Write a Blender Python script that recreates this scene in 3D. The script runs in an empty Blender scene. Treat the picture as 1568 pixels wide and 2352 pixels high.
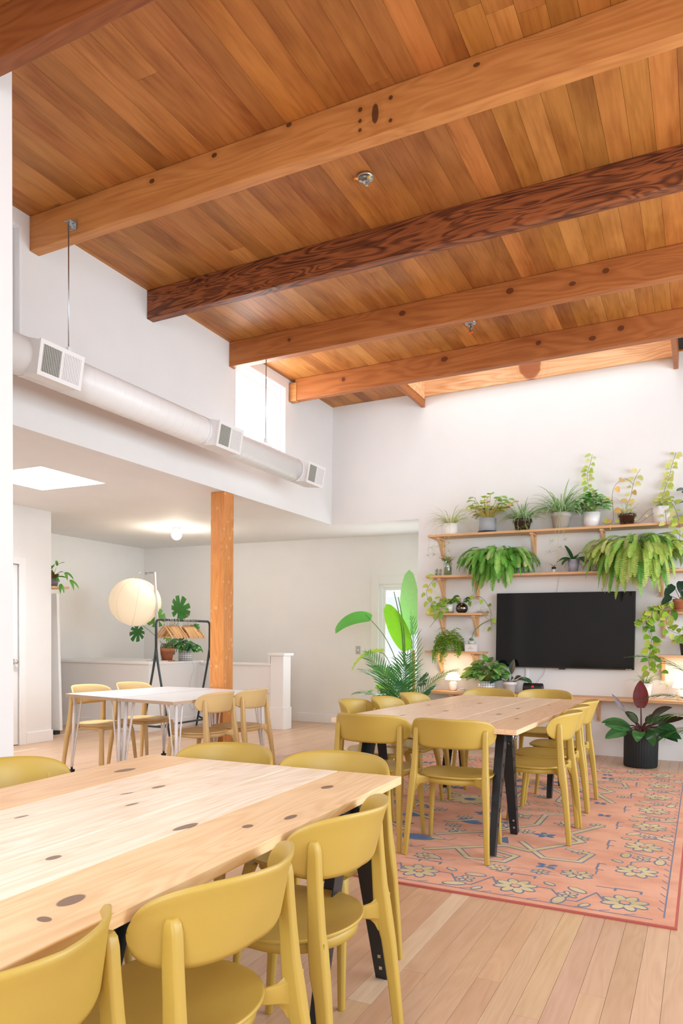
import bpy, bmesh, math, random
from mathutils import Vector, Matrix
PI = math.pi
sc = bpy.context.scene
C = sc.collection
random.seed(7)

# ---------------------------------------------------------------- camera
F, CX, CY = 1699.7, 778.2, 1515.1
YAW, PIT, ROL = -0.456924, -0.0295651, 0.0105874
fw = Vector((math.sin(YAW)*math.cos(PIT), math.cos(YAW)*math.cos(PIT), math.sin(PIT)))
rt = Vector((math.cos(YAW), -math.sin(YAW), 0)); up = rt.cross(fw)
r2 = rt*math.cos(ROL)+up*math.sin(ROL); u2 = -rt*math.sin(ROL)+up*math.cos(ROL)
cd = bpy.data.cameras.new('camera'); cam = bpy.data.objects.new('camera', cd); C.objects.link(cam)
cam.matrix_world = Matrix(((r2.x, u2.x, -fw.x, 0), (r2.y, u2.y, -fw.y, 0), (r2.z, u2.z, -fw.z, 1.25), (0, 0, 0, 1)))
cd.sensor_fit = 'HORIZONTAL'; cd.sensor_width = 36; cd.lens = F/1568*36
cd.shift_x = (784-CX)/1568; cd.shift_y = (CY-1176)/1568
cd.clip_start = 0.05; cd.clip_end = 200
sc.camera = cam

# ---------------------------------------------------------------- light
sc.view_settings.view_transform = 'Standard'; sc.view_settings.look = 'None'
sc.view_settings.gamma = 1; sc.view_settings.exposure = 0.36; sc.view_settings.use_curve_mapping = False
sc.cycles.max_bounces = 8; sc.cycles.diffuse_bounces = 5; sc.cycles.glossy_bounces = 3
sc.cycles.transmission_bounces = 5; sc.cycles.transparent_max_bounces = 12
sc.cycles.sample_clamp_indirect = 6; sc.cycles.use_denoising = True
sc.cycles.caustics_reflective = False; sc.cycles.caustics_refractive = False
w = bpy.data.worlds.new('sky'); sc.world = w; w.use_nodes = True
bg = w.node_tree.nodes['Background']; bg.inputs[0].default_value = (0.93, 0.96, 1, 1); bg.inputs[1].default_value = 1.5

def area(name, loc, rot, sx, sy, e, col=(1, 1, 1), spread=180):
    l = bpy.data.lights.new(name, 'AREA'); l.shape = 'RECTANGLE'; l.size = sx; l.size_y = sy
    l.energy = e; l.color = col; l.spread = math.radians(spread)
    o = bpy.data.objects.new(name, l); C.objects.link(o); o.location = loc; o.rotation_euler = rot
    return o
area('daylight_side_windows', (3.38, 4.6, 2.15), (0, PI/2, 0), 2.3, 5.6, 215, (0.78, 0.92, 1.0))
area('daylight_rear_windows', (1.0, -3.4, 2.3), (PI/2, 0, 0), 3.6, 2.4, 130, (0.84, 0.94, 1.0))
area('near_overhead_fill', (-1.2, -.7, 4.12), (0, 0, 0), 2.6, 1.6, 88, (0.88, 0.95, 1.0))  # added fill under the closed ceiling to brighten the near table; no skylight here
area('daylight_long_skylight', (-1.7, 7.93, 4.75), (0, 0, 0), 2.7, 0.9, 6, (0.95, 0.98, 1), 110)
area('daylight_low_skylight', (-5.54, 4.98, 3.13), (0, 0, 0), 0.95, 0.90, 135, (0.90, 0.96, 1.0))
area('daylight_clerestory', (-4.36, 6.79, 3.6), (0, -PI/2, 0), 0.75, 0.9, 18, (0.95, 0.98, 1))
area('daylight_nook_window', (-3.75, 9.6, 1.3), (-PI/2, 0, 0), 0.6, 1.2, 16, (0.95, 0.98, 1))

# ---------------------------------------------------------------- helpers
def link(o): C.objects.link(o); return o
def tag(o, label=None, cat=None, group=None, kind=None):
    if label: o['label'] = label
    if cat: o['category'] = cat
    if group: o['group'] = group
    if kind: o['kind'] = kind
    return o
def thing(name, label, cat, loc=(0, 0, 0), rz=0, group=None):
    o = link(bpy.data.objects.new(name, None)); o.location = loc; o.rotation_euler = (0, 0, rz)
    o.empty_display_size = 0.05
    return tag(o, label, cat, group)
def dup(root, loc, rz, label=None, group=None):
    r = root.copy(); link(r); r.location = loc; r.rotation_euler = (0, 0, rz)
    if label: r['label'] = label
    if group: r['group'] = group
    for ch in list(root.children):
        c = ch.copy(); link(c); c.parent = r
        for g in list(ch.children):
            d = g.copy(); link(d); d.parent = c
    return r

SHELF_Z = (2.455, 1.983, 1.549, 1.555, 1.109, .648)
class MB:
    """collects geometry for ONE mesh object"""
    def __init__(s): s.v = []; s.f = []; s.m = []; s.c = []; s.sm = []
    def face(s, idx, mi=0, col=(1, 1, 1), sm=False): s.f.append(tuple(idx)); s.m.append(mi); s.c.append(col); s.sm.append(sm)
    def pts(s, ps): b = len(s.v); s.v += [tuple(p) for p in ps]; return b
    def box(s, x0, x1, y0, y1, z0, z1, mi=0, col=(1, 1, 1)):
        b = s.pts([(x, y, z) for z in (z0, z1) for y in (y0, y1) for x in (x0, x1)])
        for q in ((0, 2, 3, 1), (4, 5, 7, 6), (0, 1, 5, 4), (2, 6, 7, 3), (0, 4, 6, 2), (1, 3, 7, 5)):
            s.face([b+i for i in q], mi, col)
    def obox(s, M, hx, hy, hz, mi=0, col=(1, 1, 1)):
        b = s.pts([M @ Vector((x, y, z)) for z in (-hz, hz) for y in (-hy, hy) for x in (-hx, hx)])
        for q in ((0, 2, 3, 1), (4, 5, 7, 6), (0, 1, 5, 4), (2, 6, 7, 3), (0, 4, 6, 2), (1, 3, 7, 5)):
            s.face([b+i for i in q], mi, col)
    def bar(s, p, q, w, h=None, mi=0, col=(1, 1, 1), upv=(0, 0, 1)):
        p = Vector(p); q = Vector(q); h = h or w; d = (q-p); L = d.length; d.normalize()
        u = Vector(upv)
        if abs(d.dot(u)) > .98: u = Vector((0, 1, 0))
        a = d.cross(u).normalized(); b2 = a.cross(d).normalized()
        M = Matrix(((a.x, b2.x, d.x, (p.x+q.x)/2), (a.y, b2.y, d.y, (p.y+q.y)/2), (a.z, b2.z, d.z, (p.z+q.z)/2), (0, 0, 0, 1)))
        s.obox(M, w/2, h/2, L/2, mi, col)
    def loft(s, rings, mi=0, col=(1, 1, 1), sm=True, caps=True, closed=True):
        n = len(rings[0]); bs = [s.pts(r) for r in rings]
        for k in range(len(rings)-1):
            for i in range(n if closed else n-1):
                j = (i+1) % n
                s.face((bs[k]+i, bs[k]+j, bs[k+1]+j, bs[k+1]+i), mi, col, sm)
        if caps:
            s.face([bs[0]+i for i in reversed(range(n))], mi, col); s.face([bs[-1]+i for i in range(n)], mi, col)
    def tube(s, path, r, n=8, mi=0, col=(1, 1, 1), caps=True):
        path = [Vector(p) for p in path]; rings = []; ref = None
        for i, p in enumerate(path):
            d = (path[min(i+1, len(path)-1)]-path[max(i-1, 0)]).normalized()
            if ref is None: ref = Vector((0, 0, 1)) if abs(d.z) < .9 else Vector((0, 1, 0))
            a = d.cross(ref).normalized(); b2 = a.cross(d).normalized(); ref = b2
            rr = r[i] if isinstance(r, (list, tuple)) else r
            rings.append([p+a*(rr*math.cos(2*PI*k/n))+b2*(rr*math.sin(2*PI*k/n)) for k in range(n)])
        s.loft(rings, mi, col, True, caps)
    def lathe(s, prof, n=32, c=(0, 0, 0), mi=0, col=(1, 1, 1), flute=0, nf=0, sy=1):
        rings = []
        for (r, z) in prof:
            rings.append([(c[0]+(r+flute*(math.cos(nf*2*PI*k/n)))*math.cos(2*PI*k/n), c[1]+sy*(r+flute*(math.cos(nf*2*PI*k/n)))*math.sin(2*PI*k/n), c[2]+z) for k in range(n)])
        s.loft(rings, mi, col, True, True)
    def poly(s, ps, mi=0, col=(1, 1, 1)): b = s.pts(ps); s.face(range(b, b+len(ps)), mi, col)
    def build(s, name, mats, parent=None, bevel=0, seg=2, loc=None, rot=None):
        if parent and 8.0 < parent.location.y < 8.46 and name in ('foliage', 'leaves', 'vines', 'cuttings', 'trailing_vines', 'climbing_vine', 'cutting', 'long_vine', 'fronds', 'stems', 'runner'):
            L = parent.location; shelf = any(abs(L.z-z) < .012 for z in SHELF_Z); q = random.Random(len(s.v)); o_ = []
            for x, y, z in s.v:      # leaves rest against the wall and on the board instead of passing through
                if L.y+y > 8.450: y = 8.450-L.y-q.uniform(0, .012)
                if shelf and z < .004 and z > -.05 and L.y+y > 8.197 and L.x+x > -2.90: z = .004+q.uniform(0, .004)
                elif shelf and z <= -.05 and L.y+y > 8.197 and L.x+x > -2.90 and name == 'foliage': z = .004+q.uniform(0, .006)
                o_.append((x, y, z))
            s.v = o_
        me = bpy.data.meshes.new(name); me.from_pydata(s.v, [], s.f)
        if not isinstance(mats, (list, tuple)): mats = [mats]
        for m in mats: me.materials.append(m)
        me.polygons.foreach_set('material_index', s.m); me.polygons.foreach_set('use_smooth', s.sm)
        at = me.attributes.new('col', 'FLOAT_COLOR', 'CORNER'); buf = []
        for f, c in zip(s.f, s.c): buf += [c[0], c[1], c[2], 1.0]*len(f)
        at.data.foreach_set('color', buf); me.update()
        o = link(bpy.data.objects.new(name, me))
        if parent: o.parent = parent
        if bevel:
            md = o.modifiers.new('bevel', 'BEVEL'); md.width = bevel; md.segments = seg; md.limit_method = 'ANGLE'; md.angle_limit = math.radians(40)
        if loc: o.location = loc
        if rot: o.rotation_euler = rot
        return o
def struct(name, mb, mats, **k): return tag(mb.build(name, mats, **k), kind='structure')

# ---------------------------------------------------------------- materials
def mat(name, col=(.8, .8, .8), rough=.5, metal=0, spec=.5, emit=None, es=0, bump=0, bscale=80, trans=0, coat=0):
    m = bpy.data.materials.new(name); m.use_nodes = True; nt = m.node_tree; b = nt.nodes['Principled BSDF']
    b.inputs['Base Color'].default_value = (*col, 1); b.inputs['Roughness'].default_value = rough
    b.inputs['Metallic'].default_value = metal; b.inputs['Specular IOR Level'].default_value = spec
    if coat: b.inputs['Coat Weight'].default_value = coat; b.inputs['Coat Roughness'].default_value = .1
    if emit: b.inputs['Emission Color'].default_value = (*emit, 1); b.inputs['Emission Strength'].default_value = es
    if trans: b.inputs['Transmission Weight'].default_value = trans
    tc = nt.nodes.new('ShaderNodeTexCoord'); nz = nt.nodes.new('ShaderNodeTexNoise'); nz.inputs['Scale'].default_value = bscale
    nt.links.new(tc.outputs['Object'], nz.inputs['Vector'])
    if bump:
        bp = nt.nodes.new('ShaderNodeBump'); bp.inputs['Strength'].default_value = bump; bp.inputs['Distance'].default_value = .002
        nt.links.new(nz.outputs['Fac'], bp.inputs['Height']); nt.links.new(bp.outputs[0], b.inputs['Normal'])
    # a faint mottling so that no surface is one dead flat colour
    mr = nt.nodes.new('ShaderNodeMapRange'); mr.inputs['To Min'].default_value = .97; mr.inputs['To Max'].default_value = 1.03
    n2 = nt.nodes.new('ShaderNodeTexNoise'); n2.inputs['Scale'].default_value = 3
    nt.links.new(tc.outputs['Object'], n2.inputs['Vector']); nt.links.new(n2.outputs['Fac'], mr.inputs['Value'])
    mx = nt.nodes.new('ShaderNodeVectorMath'); mx.operation = 'SCALE'; mx.inputs[0].default_value = col
    nt.links.new(mr.outputs[0], mx.inputs['Scale']); nt.links.new(mx.outputs[0], b.inputs['Base Color'])
    return m
class NT:
    def __init__(s, m): s.t = m.node_tree; s.b = s.t.nodes['Principled BSDF']
    def n(s, ty, **k):
        x = s.t.nodes.new(ty)
        for a, v in k.items(): setattr(x, a, v)
        return x
    def l(s, a, b): s.t.links.new(a, b)
    def val(s, x, v):
        if hasattr(v, 'is_output') or hasattr(v, 'links'): s.l(v, x)
        else: x.default_value = v
    def math(s, op, a, b=0.0, c=None):
        x = s.n('ShaderNodeMath', operation=op); s.val(x.inputs[0], a); s.val(x.inputs[1], b)
        if c is not None: s.val(x.inputs[2], c)
        return x.outputs[0]
    def ramp(s, fac, lo, hi, a=0., b=1.):
        x = s.n('ShaderNodeMapRange', interpolation_type='SMOOTHSTEP'); s.l(fac, x.inputs[0]); x.inputs[1].default_value = lo; x.inputs[2].default_value = hi
        x.inputs[3].default_value = a; x.inputs[4].default_value = b; return x.outputs[0]
    def mix(s, f, a, b, bt='MIX'):
        x = s.n('ShaderNodeMix', data_type='RGBA', blend_type=bt); s.val(x.inputs[0], f)
        for i, v in ((6, a), (7, b)):
            if isinstance(v, tuple): x.inputs[i].default_value = (*v[:3], 1)
            else: s.l(v, x.inputs[i])
        return x.outputs[2]
def wood(name, base, dark, axis='X', fine=60, ring=7, ringamt=.35, blotch=.25, rough=.45, knots=(), knotcol=(.14, .06, .03), bump=.15, ringdist=5, spec=.4, spots=0, spotcol=(.6, .55, .5)):
    """plank colours come from the mesh attribute col (a board's own tone); grain runs along axis"""
    m = bpy.data.materials.new(name); m.use_nodes = True; N = NT(m)
    N.b.inputs['Roughness'].default_value = rough; N.b.inputs['Specular IOR Level'].default_value = spec
    tc = N.n('ShaderNodeTexCoord'); at = N.n('ShaderNodeAttribute', attribute_name='col')
    off = N.n('ShaderNodeVectorMath', operation='SCALE'); N.l(at.outputs['Color'], off.inputs[0]); off.inputs['Scale'].default_value = 37
    ad = N.n('ShaderNodeVectorMath', operation='ADD'); N.l(tc.outputs['Object'], ad.inputs[0]); N.l(off.outputs[0], ad.inputs[1])
    def mp(sc_): x = N.n('ShaderNodeMapping'); N.l(ad.outputs[0], x.inputs[0]); x.inputs['Scale'].default_value = sc_; return x.outputs[0]
    st = {'X': (.06, 1, 1), 'Y': (1, .06, 1), 'Z': (1, 1, .06)}[axis]
    g = N.n('ShaderNodeTexNoise'); g.inputs['Scale'].default_value = fine; g.inputs['Detail'].default_value = 4; N.l(mp(st), g.inputs['Vector'])
    g2 = N.n('ShaderNodeTexNoise'); g2.inputs['Scale'].default_value = ring; g2.inputs['Detail'].default_value = 2; g2.inputs['Distortion'].default_value = ringdist*.12
    N.l(mp(tuple(.12 if q < 1 else 1 for q in st)), g2.inputs['Vector'])
    rr = N.math('FRACT', N.math('MULTIPLY', g2.outputs['Fac'], 16.0 if 'pine' in name else 11.0))
    rr = N.ramp(N.math('ABSOLUTE', N.math('SUBTRACT', rr, .5)), .05, .5)
    bl = N.n('ShaderNodeTexNoise'); bl.inputs['Scale'].default_value = 4; bl.inputs['Detail'].default_value = 5; N.l(mp(tuple(.35 if q < 1 else 1 for q in st)), bl.inputs['Vector'])
    f = N.math('ADD', N.math('MULTIPLY', rr, ringamt), N.math('MULTIPLY', N.ramp(g.outputs['Fac'], .35, .75), .28))
    f = N.math('ADD', f, N.math('MULTIPLY', N.ramp(bl.outputs['Fac'], .4, .75), blotch))
    col = N.mix(f, base, dark)
    col = N.mix(1.0, col, at.outputs['Color'], 'MULTIPLY')
    sep = N.n('ShaderNodeSeparateXYZ'); N.l(tc.outputs['Object'], sep.inputs[0])
    ax = {'X': 0, 'Y': 1, 'Z': 2}
    for kn in knots:
        kx, ky, ra, rb, ang = kn[:5]; pl = kn[5] if len(kn) > 5 else 'XY'
        X = N.math('SUBTRACT', sep.outputs[ax[pl[0]]], kx); Y = N.math('SUBTRACT', sep.outputs[ax[pl[1]]], ky)
        ca, sa = math.cos(ang), math.sin(ang)
        U = N.math('DIVIDE', N.math('ADD', N.math('MULTIPLY', X, ca), N.math('MULTIPLY', Y, sa)), ra)
        V = N.math('DIVIDE', N.math('SUBTRACT', N.math('MULTIPLY', Y, ca), N.math('MULTIPLY', X, sa)), rb)
        d = N.math('SQRT', N.math('ADD', N.math('MULTIPLY', U, U), N.math('MULTIPLY', V, V)))
        d = N.math('ADD', d, N.math('MULTIPLY', N.math('SUBTRACT', bl.outputs['Fac'], .5), 1.1))
        halo = N.ramp(d, 1.0, 3.2, .45, 0.); ringf = N.math('MULTIPLY', N.math('SINE', N.math('MULTIPLY', d, 13.0)), .14)
        hal = N.math('MULTIPLY', halo, N.math('ADD', ringf, .6)); hal.node.use_clamp = True
        col = N.mix(hal, col, dark)
        col = N.mix(N.ramp(N.math('ADD', d, N.math('MULTIPLY', ringf, .6)), .75, 1.1, .85, 0.), col, knotcol)
    if spots:
        vo = N.n('ShaderNodeTexVoronoi'); vo.inputs['Scale'].default_value = spots; N.l(tc.outputs['Object'], vo.inputs['Vector'])
        sp = N.ramp(N.math('ADD', vo.outputs['Distance'], N.math('MULTIPLY', N.math('SUBTRACT', bl.outputs['Fac'], .5), .5)), .14, .26, .5, 0.)
        r3 = N.n('ShaderNodeSeparateColor'); N.l(vo.outputs['Color'], r3.inputs[0])
        sp = N.math('MULTIPLY', sp, N.math('GREATER_THAN', r3.outputs[0], .62)); col = N.mix(sp, col, spotcol)
    N.l(col, N.b.inputs['Base Color'])
    bp = N.n('ShaderNodeBump'); bp.inputs['Strength'].default_value = bump; bp.inputs['Distance'].default_value = .002
    N.l(g.outputs['Fac'], bp.inputs['Height']); N.l(bp.outputs[0], N.b.inputs['Normal'])
    return m
def leafmat(name, rough=.42, tr=.28):
    """each leaf's own colour sits in the mesh attribute col"""
    m = bpy.data.materials.new(name); m.use_nodes = True; N = NT(m); at = N.n('ShaderNodeAttribute', attribute_name='col')
    tc = N.n('ShaderNodeTexCoord'); nz = N.n('ShaderNodeTexNoise'); nz.inputs['Scale'].default_value = 25; N.l(tc.outputs['Object'], nz.inputs['Vector'])
    k = N.n('ShaderNodeVectorMath', operation='SCALE'); N.l(at.outputs['Color'], k.inputs[0]); N.l(N.ramp(nz.outputs['Fac'], .3, .7, .97, 1.03), k.inputs['Scale'])
    N.b.inputs['Roughness'].default_value = rough; N.l(k.outputs[0], N.b.inputs['Base Color'])
    tl = N.n('ShaderNodeBsdfTranslucent'); N.l(k.outputs[0], tl.inputs[0])
    mx = N.n('ShaderNodeMixShader'); mx.inputs[0].default_value = tr
    out = m.node_tree.nodes['Material Output']; N.l(N.b.outputs[0], mx.inputs[1]); N.l(tl.outputs[0], mx.inputs[2]); N.l(mx.outputs[0], out.inputs[0])
    return m
def glass(name, tint=(1, 1, 1), refl=.08):
    m = bpy.data.materials.new(name); m.use_nodes = True; N = NT(m); t = N.n('ShaderNodeBsdfTransparent'); t.inputs[0].default_value = (*tint, 1)
    g = N.n('ShaderNodeBsdfGlossy'); g.inputs['Roughness'].default_value = .02; x = N.n('ShaderNodeMixShader'); x.inputs[0].default_value = refl
    N.l(t.outputs[0], x.inputs[1]); N.l(g.outputs[0], x.inputs[2]); N.l(x.outputs[0], m.node_tree.nodes['Material Output'].inputs[0]); return m
def gridmat(name, base, line, n_u, size_z, lw=.07):
    """glazed tile grid round a pot"""
    m = mat(name, base, .25); N = NT(m); tc = N.n('ShaderNodeTexCoord'); sep = N.n('ShaderNodeSeparateXYZ'); N.l(tc.outputs['Object'], sep.inputs[0])
    a = N.math('MULTIPLY', N.math('ARCTAN2', sep.outputs[1], sep.outputs[0]), n_u/(2*PI)); z = N.math('DIVIDE', sep.outputs[2], size_z)
    def ln(v): return N.math('GREATER_THAN', N.math('ABSOLUTE', N.math('SUBTRACT', N.math('FRACT', v), .5)), .5-lw)
    k = N.math('MAXIMUM', ln(a), ln(z)); N.l(N.mix(k, base, line), N.b.inputs['Base Color']); return m

M_wall = mat('painted_plaster_white', (.80, .80, .805), .75, bump=.05, bscale=120)
M_low = mat('painted_plaster_warm', (.82, .815, .81), .75, bump=.05, bscale=120)
M_trim = mat('painted_trim_white', (.84, .84, .85), .4)
M_duct = mat('duct_white_paint', (.82, .82, .83), .4, bump=.1, bscale=10)
M_floor = wood('fir_floor', (.64, .43, .285), (.50, .30, .18), 'Y', fine=70, ring=6, ringamt=.25, blotch=.2, rough=.32, spec=.45)
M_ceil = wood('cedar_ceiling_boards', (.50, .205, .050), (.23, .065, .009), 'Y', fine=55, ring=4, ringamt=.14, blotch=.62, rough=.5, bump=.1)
M_beam = wood('fir_beam', (.56, .245, .075), (.33, .11, .022), 'X', fine=50, ring=5, ringamt=.3, blotch=.3, rough=.5,
              knots=[(-1.75, 4.14, .012, .012, 0, 'XZ'), (-1.75, 4.08, .010, .010, 0, 'XZ'), (-1.75, 4.03, .010, .010, 0, 'XZ'), (-1.57, 4.15, .011, .011, 0, 'XZ'), (-1.57, 4.03, .011, .011, 0, 'XZ'), (-1.66, 4.09, .018, .05, 0, 'XZ'), (-3.2, 4.13, .02, .014, 0, 'XZ'), (-2.72, 4.16, .02, .014, 0, 'XZ'), (-2.2, 4.19, .02, .014, 0, 'XZ'), (-1.1, 4.17, .02, .012, 0, 'XZ')], knotcol=(.05, .015, .005))
M_beamd = wood('dark_fir_beam', (.34, .105, .034), (.07, .018, .008), 'X', fine=40, ring=6, ringamt=.75, blotch=.2, rough=.5, ringdist=16)
M_beamm = wood('red_fir_beam', (.46, .165, .048), (.25, .065, .014), 'X', fine=50, ring=5, ringamt=.35, blotch=.25, rough=.5,
               knots=[(-2.45, 4.12, .035, .025, 0, 'XZ'), (-1.5, 4.13, .03, .025, 0, 'XZ'), (-.75, 4.14, .03, .025, 0, 'XZ'), (-1.0, 4.09, .03, .02, 0, 'XZ'), (-3.6, 4.08, .02, .02, 0, 'XZ')], knotcol=(.10, .025, .008))
M_post = wood('orange_fir_post', (.70, .30, .085), (.48, .14, .025), 'Z', fine=60, ring=9, ringamt=.32, blotch=.3, rough=.4, spots=14, spotcol=(.75, .48, .26))
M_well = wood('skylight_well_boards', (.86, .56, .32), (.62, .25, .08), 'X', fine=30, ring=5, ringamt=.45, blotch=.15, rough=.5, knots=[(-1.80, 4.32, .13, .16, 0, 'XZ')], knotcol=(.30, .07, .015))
kn1 = [(-1.06, 1.02, .036, .020, 1.7), (-1.03, .93, .012, .018, 1.4), (-1.02, 1.78, .03, .012, 1.6), (-1.21, 1.56, .045, .014, 1.5), (-1.07, 1.64, .018, .012, 1.6), (-1.92, 2.11, .05, .022, 1.5),
       (-1.12, 2.2, .030, .016, 1.5), (-1.51, 1.69, .035, .009, 1.5), (-1.61, 1.93, .03, .012, 1.5), (-1.67, 1.43, .02, .006, 1.5), (-1.63, 1.80, .025, .006, 1.3), (-1.3, 1.2, .012, .02, 0)]
kn2 = [(-1.6, 4.95, .04, .014, 1.5), (-1.32, 4.4, .04, .014, 1.5), (-1.22, 4.92, .045, .014, 1.5), (-1.75, 4.5, .04, .012, 1.5), (-1.56, 5.67, .05, .014, 1.5), (-1.2, 5.4, .04, .012, 1.6), (-1.05, 4.7, .03, .012, 1.5), (-1.85, 5.3, .04, .012, 1.5), (-1.05, 5.8, .03, .012, 1.5), (-1.45, 4.25, .03, .012, 1.5)]
M_pine1 = wood('knotty_pine', (.82, .66, .46), (.64, .40, .20), 'Y', fine=80, ring=5, ringamt=.32, blotch=.08, rough=.42, knots=kn1, knotcol=(.10, .045, .028))
M_pine2 = wood('pink_pine', (.87, .71, .55), (.70, .48, .30), 'Y', fine=80, ring=5, ringamt=.28, blotch=.12, rough=.42, knots=kn2, knotcol=(.25, .12, .07))
M_shelf = wood('pine_shelf', (.76, .47, .26), (.55, .27, .11), 'X', fine=60, ring=6, ringamt=.3, blotch=.15, rough=.5)
M_brack = wood('pine_bracket', (.77, .49, .28), (.57, .29, .12), 'Z', fine=60, ring=6, ringamt=.25, blotch=.15, rough=.5)
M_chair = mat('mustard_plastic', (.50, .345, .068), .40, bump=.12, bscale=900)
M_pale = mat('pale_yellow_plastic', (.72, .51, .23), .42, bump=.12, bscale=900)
M_black = mat('black_steel', (.012, .016, .022), .38, spec=.5)
M_chrome = mat('bright_steel', (.7, .7, .7), .25, metal=1)
M_galv = mat('galvanised_steel', (.55, .58, .60), .35, metal=1)
M_lam = mat('white_laminate', (.74, .73, .76), .28)
M_ply = mat('plywood_edge', (.58, .42, .30), .6)
M_wmetal = mat('white_metal', (.84, .84, .87), .3)
M_rack = mat('dark_green_grey_metal', (.035, .05, .055), .45)
M_hang = mat('beech_hanger_wood', (.72, .43, .20), .45)
M_tv = mat('black_screen_glass', (.004, .0055, .0065), .08, spec=.32)
M_bezel = mat('black_bezel', (.01, .01, .011), .4)
M_dark = mat('dark_gap', (.02, .02, .02), .8)
M_soil = mat('potting_soil', (.05, .032, .02), .95, bump=.6, bscale=60)
M_leaf = leafmat('leaf'); M_gloss = leafmat('glossy_leaf', .22, .12); M_fern = leafmat('fern_leaf', .5, .22)
M_stem = leafmat('plant_stem', .5, .05)
M_potw = mat('white_glazed_pot', (.80, .79, .80), .35, bump=.2, bscale=50)
M_potg = mat('grey_concrete_pot', (.36, .38, .41), .8, bump=.2)
M_potd = mat('dark_brown_plastic_pot', (.045, .025, .022), .45)
M_pott = mat('taupe_plastic_pot', (.46, .42, .38), .5)
M_potb = mat('brown_glazed_pot', (.05, .018, .012), .12, coat=.6)
M_potl = mat('lavender_pot', (.36, .36, .46), .35)
M_terra = mat('terracotta', (.42, .15, .07), .8)
M_pblk = mat('black_ribbed_pot', (.008, .014, .018), .5)
M_pane = glass('window_glass'); M_clear = glass('clear_jar_glass', (.90, .95, .92), .12)
M_bowl = glass('dark_green_bowl_glass', (.12, .16, .10), .2)
M_shade = mat('glowing_opal_shade', (.9, .85, .78), .4, emit=(1, .80, .58), es=1.5)
M_paper = mat('glowing_paper', (.75, .66, .52), .8, emit=(1, .78, .54), es=.36)
M_bulb = mat('glowing_globe_bulb', (.9, .85, .8), .4, emit=(1, .90, .74), es=6)
M_cream = mat('cream_ceramic', (.80, .79, .80), .3)

# ================================================================ ROOM SHELL
XL, YB, YN, ZL = -4.287, 8.462, 9.62, 2.69
XR, YR = 3.40, -3.60
def zc(x): return 4.17+.0165*(x-XL)
def slopebox(mb, x0, x1, y0, y1, a, b, mi=0, col=(1, 1, 1)):
    """box hung from the ceiling line: a and b are heights relative to the ceiling"""
    p = [(x, y, zc(x)+h) for h in (a, b) for y in (y0, y1) for x in (x0, x1)]
    k = mb.pts(p)
    for q in ((0, 2, 3, 1), (4, 5, 7, 6), (0, 1, 5, 4), (2, 6, 7, 3), (0, 4, 6, 2), (1, 3, 7, 5)): mb.face([k+i for i in q], mi, col)

# floor boards
rnd = random.Random(3)
mb = MB(); x = -9.0; mb.box(-9.0, XR, YR, YN+.12, -.10, -.021, 1)
while x < XR:
    y = YR - rnd.uniform(0, 2)
    while y < YN+.12:
        L = rnd.uniform(.9, 2.8); y1 = min(y+L, YN+.12); y0 = max(y, YR)
        if y1 > y0:
            t = rnd.gauss(1, .032); q = rnd.random()
            c = (t*1.0, t*(1+rnd.gauss(0, .02)), t*(1+rnd.gauss(0, .03)))
            if q < .06: c = (1.18, 1.38, 1.5)
            elif q < .13: c = (.94, .89, .86)
            mb.box(x+.0006, min(x+.0884, XR), y0+.0006, y1-.0006, -.02, 0, 0, c)
        y += L
    x += .089
struct('floor', mb, [M_floor, M_dark], bevel=0)

# main ceiling: boards along the room, laid over the beams
rnd = random.Random(11)
SKX0, SKX1, SKY0, SKY1 = -3.07, -.315, 7.445, 8.4565
mb = MB(); x = XL-.1
def cboard(x0, x1, y0, y1, c):
    slopebox(mb, x0, x1, y0, y1, 0, .02, 0, c)
while x < XR:
    x1 = min(x+.135, XR); y = YR-rnd.uniform(0, 2)
    while y < YB+.1:
        L = rnd.uniform(4.0, 9.0); ya, yb = max(y, YR)+.0008, min(y+L, YB+.1)-.0008
        q = rnd.random(); t = rnd.gauss(1, .09)
        c = (t, t*rnd.uniform(.92, 1.04), t*rnd.uniform(.85, 1.08))
        if q < .08: c = (1.2, 1.3, 1.4)
        elif q < .16: c = (.80, .72, .7)
        if yb > ya:
            if x1 > SKX0 and x < SKX1:
                if ya < SKY0: cboard(x+.0006, x1-.0006, ya, min(yb, SKY0), c)
                if yb > SKY1: cboard(x+.0006, x1-.0006, max(ya, SKY1), yb, c)
            else: cboard(x+.0006, x1-.0006, ya, yb, c)
        y += L
    x += .1355
for a in ((XL-.1, XR, YR, SKY0), (XL-.1, SKX0, SKY0, YB+.1), (SKX1, XR, SKY0, YB+.1)):
    slopebox(mb, *a, .021, .1, 1)
struct('ceiling', mb, [M_ceil, M_dark])

# low ceiling over the entry and the nook, with a square skylight
HX0, HX1, HY0, HY1 = -5.95, -5.125, 4.60, 5.355
mb = MB()
for a in ((-9, HX0, 2.7, YN+.12), (HX1, XL-.12, 2.7, YN+.12), (HX0, HX1, 2.7, HY0), (HX0, HX1, HY1, YN+.12), (XL-.12, XL-.001, YB+.12, YN+.12), (XL, -2.99, YB+.12, YN+.12)):
    mb.box(*a, ZL, ZL+.06)
for a in ((HX0-.02, HX0, HY0, HY1), (HX1, HX1+.02, HY0, HY1), (HX0-.02, HX1+.02, HY1, HY1+.02)): mb.box(*a, ZL+.0605, 3.1)
mb.box(HX0-.02, HX1+.02, HY0-.02, HY0, ZL+.0605, 3.1, 1)
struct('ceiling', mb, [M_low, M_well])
mb = MB(); mb.box(HX0-.02, HX1+.02, HY0-.02, HY1+.02, 3.101, 3.109); struct('window_4', mb, M_pane)

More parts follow.
